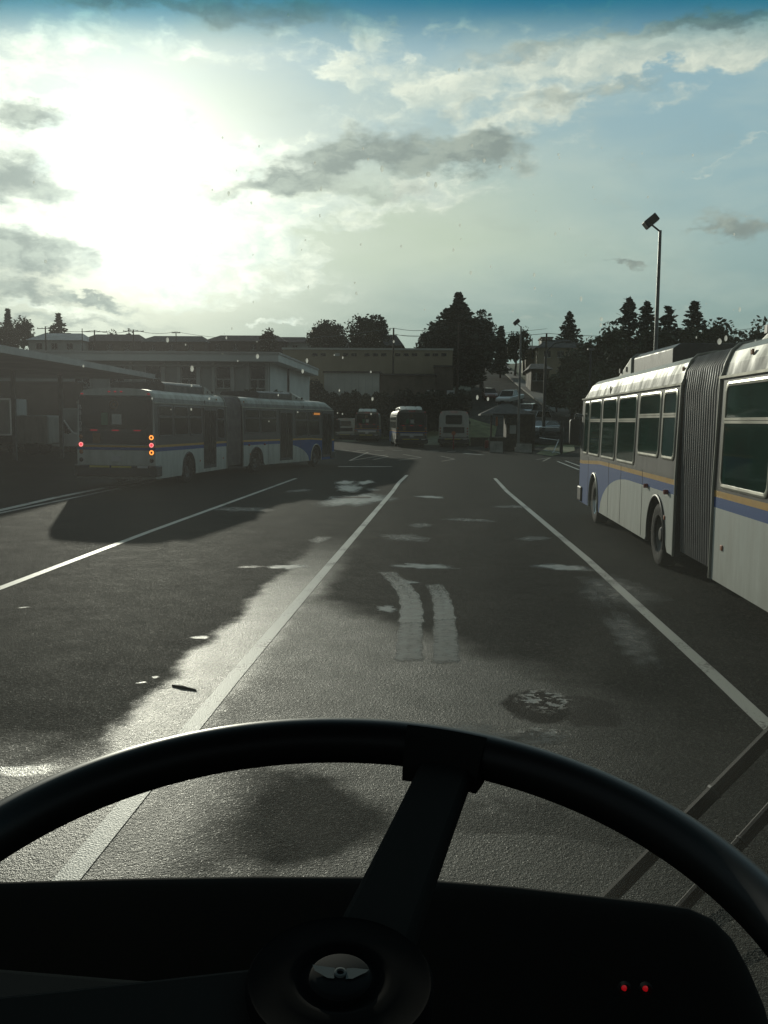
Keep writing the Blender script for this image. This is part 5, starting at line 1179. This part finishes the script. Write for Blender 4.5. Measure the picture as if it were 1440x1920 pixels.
# dashboard: cowl traced along its upper edge, with real depth
edge = [(-500, 1700), (-200, 1668), (0, 1654), (250, 1647), (480, 1643), (700, 1644), (830, 1652), (960, 1662), (1100, 1678), (1230, 1693), (1290, 1702), (1335, 1722), (1372, 1760), (1402, 1815), (1425, 1870), (1450, 1960), (1480, 2200), (1500, 2600)]
b = MB(); prof = [(.94, 120), (.92, 75), (.90, 30), (.885, 0), (.882, 1.5), (.875, 9), (.865, 40), (.84, 120), (.80, 420), (.78, 900)]   # depth, drop in photo pixels at that depth
vs = []; m_ = len(prof)
for (px, py) in edge:
    for (dz, dr) in prof:
        ddx = (px-720)/F*.885; ddy = (960-py)/F*.885-dr/F*.885*.85
        if px > 1290: ddx -= dr/F*.2*.0
        vs.append(C3(ddx, ddy, dz))
b.add(vs, [(i*m_+k, i*m_+k+1, (i+1)*m_+k+1, (i+1)*m_+k) for i in range(len(edge)-1) for k in range(m_-1)])
dash = cb_(b, 'dashboard', 'cab_black', ang=60)
b = MB(); vs = []
lp = [(-500, 1790), (0, 1828), (215, 1846), (430, 1862), (427, 2100), (-500, 2100)]
for dz in (.70, .704):
    for (px, py) in lp: vs.append(C3((px-720)/F*.70, (960-py)/F*.70, dz))
b.add(vs, [(0, 1, 2, 3, 4, 5), (11, 10, 9, 8, 7, 6)]+[(i, (i+1) % 6, 6+(i+1) % 6, 6+i) for i in range(6)]); o = cb_(b, 'side_panel', 'cab_grey', bevel=.003)
for (px, py) in ((1173, 1858), (1213, 1859)):
    b = MB(); c = C3((px-720)/F*.78, (960-py)/F*.78, .785); b.lathe([(0, .003), (.0015, .0025), (.0024, 0)], c, -CF, 14); cb_(b, 'indicator_light', 'led')
    b = MB(); b.lathe([(.0036, .001), (.005, .004), (.006, 0)], c, -CF, 14); cb_(b, 'indicator_bezel', 'cab_black')
# windscreen frame and pane
YW = 1.12
def wsp(x, z): return Vector((x, YW+.05*(1-(x-.6)**2*.9)-(z-1.2)*.10, z))
xs_ = [-.68+i*.13 for i in range(21)]; zs_ = [1.15+i*.09 for i in range(21)]
MT['windscreen'] = None
def screen_mat():
    m = bpy.data.materials.new('windscreen_glass'); m.use_nodes = True
    global nt, L
    a_, b__ = nt, L
    nt = m.node_tree; L = nt.links; nt.nodes.clear()
    geo = N('ShaderNodeNewGeometry'); sp = N('ShaderNodeSeparateXYZ'); L.new(geo.outputs['Position'], sp.inputs[0])
    nz = N('ShaderNodeTexNoise'); nz.inputs['Scale'].default_value = 3; L.new(geo.outputs['Position'], nz.inputs['Vector'])
    z = mth('ADD', sp.outputs[2], mth('MULTIPLY', mth('SUBTRACT', nz.outputs['Fac'], .5), .0))
    band = sstep(z, P(700, 125, 1.02).z, P(700, 5, 1.03).z)
    tcol = mixc(band, (.93, .97, .93), (.02, .33, .46))
    tr = N('ShaderNodeBsdfTransparent'); L.new(tcol, tr.inputs[0])
    # thin film of road dirt that scatters sunlight
    tl = N('ShaderNodeBsdfTranslucent'); tl.inputs[0].default_value = (.8, .82, .72, 1)
    df = mixc(.5, (.8, .82, .72), (.8, .82, .72))
    gn = N('ShaderNodeTexNoise'); gn.inputs['Scale'].default_value = 7; gn.inputs['Detail'].default_value = 8; L.new(geo.outputs['Position'], gn.inputs['Vector'])
    fac = mth('ADD', .016, mth('MULTIPLY', sstep(gn.outputs['Fac'], .35, .8), .014))
    mx = N('ShaderNodeMixShader'); L.new(fac, mx.inputs[0]); L.new(tr.outputs[0], mx.inputs[1]); L.new(tl.outputs[0], mx.inputs[2])
    rf = N('ShaderNodeBsdfRefraction'); rf.inputs['Roughness'].default_value = .85; rf.inputs['IOR'].default_value = 1.4
    m2 = N('ShaderNodeMixShader'); m2.inputs[0].default_value = .0045; L.new(mx.outputs[0], m2.inputs[1]); L.new(rf.outputs[0], m2.inputs[2])
    out = N('ShaderNodeOutputMaterial'); L.new(m2.outputs[0], out.inputs[0])
    nt, L = a_, b__
    return m
MT['windscreen'] = screen_mat()
b = MB(); nX = len(xs_); b.add([wsp(x, z) for z in zs_ for x in xs_], [(j*nX+i, j*nX+i+1, (j+1)*nX+i+1, (j+1)*nX+i) for j in range(len(zs_)-1) for i in range(nX-1)])
ws = cb_(b, 'windscreen', 'windscreen')
MT['drop'] = bpy.data.materials.new('water_drop'); MT['drop'].use_nodes = True
_t = MT['drop'].node_tree; _t.nodes.clear(); _a = _t.nodes.new('ShaderNodeBsdfTransparent'); _b = _t.nodes.new('ShaderNodeBsdfTranslucent'); _b.inputs[0].default_value = (.9, .9, .85, 1)
_a.inputs[0].default_value = (.7, .74, .7, 1); _m = _t.nodes.new('ShaderNodeMixShader'); _m.inputs[0].default_value = .5; _o = _t.nodes.new('ShaderNodeOutputMaterial')
_t.links.new(_a.outputs[0], _m.inputs[1]); _t.links.new(_b.outputs[0], _m.inputs[2]); _t.links.new(_m.outputs[0], _o.inputs[0])
b = MB(); random.seed(11)
dl = [(62, 341, 3), (84, 490, 4), (590, 305, 3), (690, 298, 3), (716, 316, 4), (803, 326, 6), (817, 346, 5), (885, 272, 3), (908, 300, 4), (938, 312, 4), (960, 315, 3), (428, 362, 4), (676, 458, 3), (752, 461, 3), (861, 130, 3), (883, 511, 3), (1002, 515, 3), (1003, 540, 3), (665, 530, 3), (668, 550, 3), (1300, 290, 3),
      (359, 691, 5), (313, 637, 4), (482, 668, 4), (575, 676, 3), (1090, 560, 4), (1128, 598, 4), (1127, 609, 3), (1350, 640, 5), (1362, 634, 4), (895, 745, 3), (915, 748, 3), (698, 748, 3), (567, 696, 3), (1235, 1312, 0), (540, 26, 3), (1388, 580, 3), (738, 640, 2), (695, 697, 2)]
dl += [(rnd(380, 1420), rnd(250, 640), rnd(1., 2.6)) for _ in range(55)]+[(rnd(20, 700), rnd(600, 800), rnd(1., 2.4)) for _ in range(22)]
for (px, py, r) in dl:
    if r <= 0: continue
    r *= rnd(.7, .95)
    d = ray(px, py); t = 1.0
    for _ in range(6): p = CAM+d*t; t *= (wsp(p.x, p.z).y-CAM.y)/(p.y-CAM.y)
    c = CAM+d*t+Vector((0, .004, 0)); R_ = r/F*t*.9; st = rnd(1.1, 2.0)
    rings = []
    vs = [c+Vector((0, -.002-R_*.5, 0))]; K = 8
    for rr in (.7, 1.):
        for k in range(K): a = 2*pi*k/K; vs.append(c+Vector((cos(a)*R_*rr, -.002-R_*.5*(1-rr**2), sin(a)*R_*rr*st)))
    fs = [(0, 1+k, 1+(k+1) % K) for k in range(K)]+[(1+k, 1+K+k, 1+K+(k+1) % K, 1+(k+1) % K) for k in range(K)]
    b.add(vs, fs)
o = cb_(b, 'water_drops', 'drop', ws); o['kind'] = 'stuff'
# wipers: two slim parallel arms outside the glass
def wiper(a, c, r=.0105):
    pa = P(a[0], a[1], 1.30); pc = P(c[0], c[1], 1.24)
    d = (pa-pc); pe = pc+d*2.2; ps = pc-d*.35
    b = MB(); b.tube([ps, pc, pa, pe], r, 10); w = cb_(b, 'wiper_arm', 'wiper_black')
    m_ = pc+d*.62; b = MB(); b.tube([m_, m_+d*.012], r*1.12, 10); cb_(b, 'arm_joint', 'dark_metal', w)
    return w
wiper((1450, 1372), (1150, 1676)); wiper((1450, 1512), (1290, 1690), .0088)
# shell of the cab round the seat
b = MB(); b.box((-.75, -2.6, 3.02), (2.0, .96, 3.08)); cb_(b, 'ceiling', 'cab_black')
b = MB(); b.box((-.78, -2.6, .6), (-.72, 1.12, 1.45)); b.box((-.78, .9, 1.45), (-.70, 1.12, 3.02)); cb_(b, 'side_wall', 'cab_black')
b = MB(); b.box((1.97, -2.6, .6), (2.03, 1.12, 1.45)); b.box((1.97, -2.6, 1.45), (2.03, -2.4, 3.02)); cb_(b, 'side_wall', 'cab_black')
b = MB(); b.box((-.75, -2.62, .6), (2.0, -2.58, 1.5)); cb_(b, 'rear_partition', 'cab_black')
b = MB(); b.box((-.75, -2.6, .6), (2.0, 1.2, .66)); b.box((-.75, 1.22, .5), (2.0, 1.26, 1.15)); cb_(b, 'floor', 'cab_black')
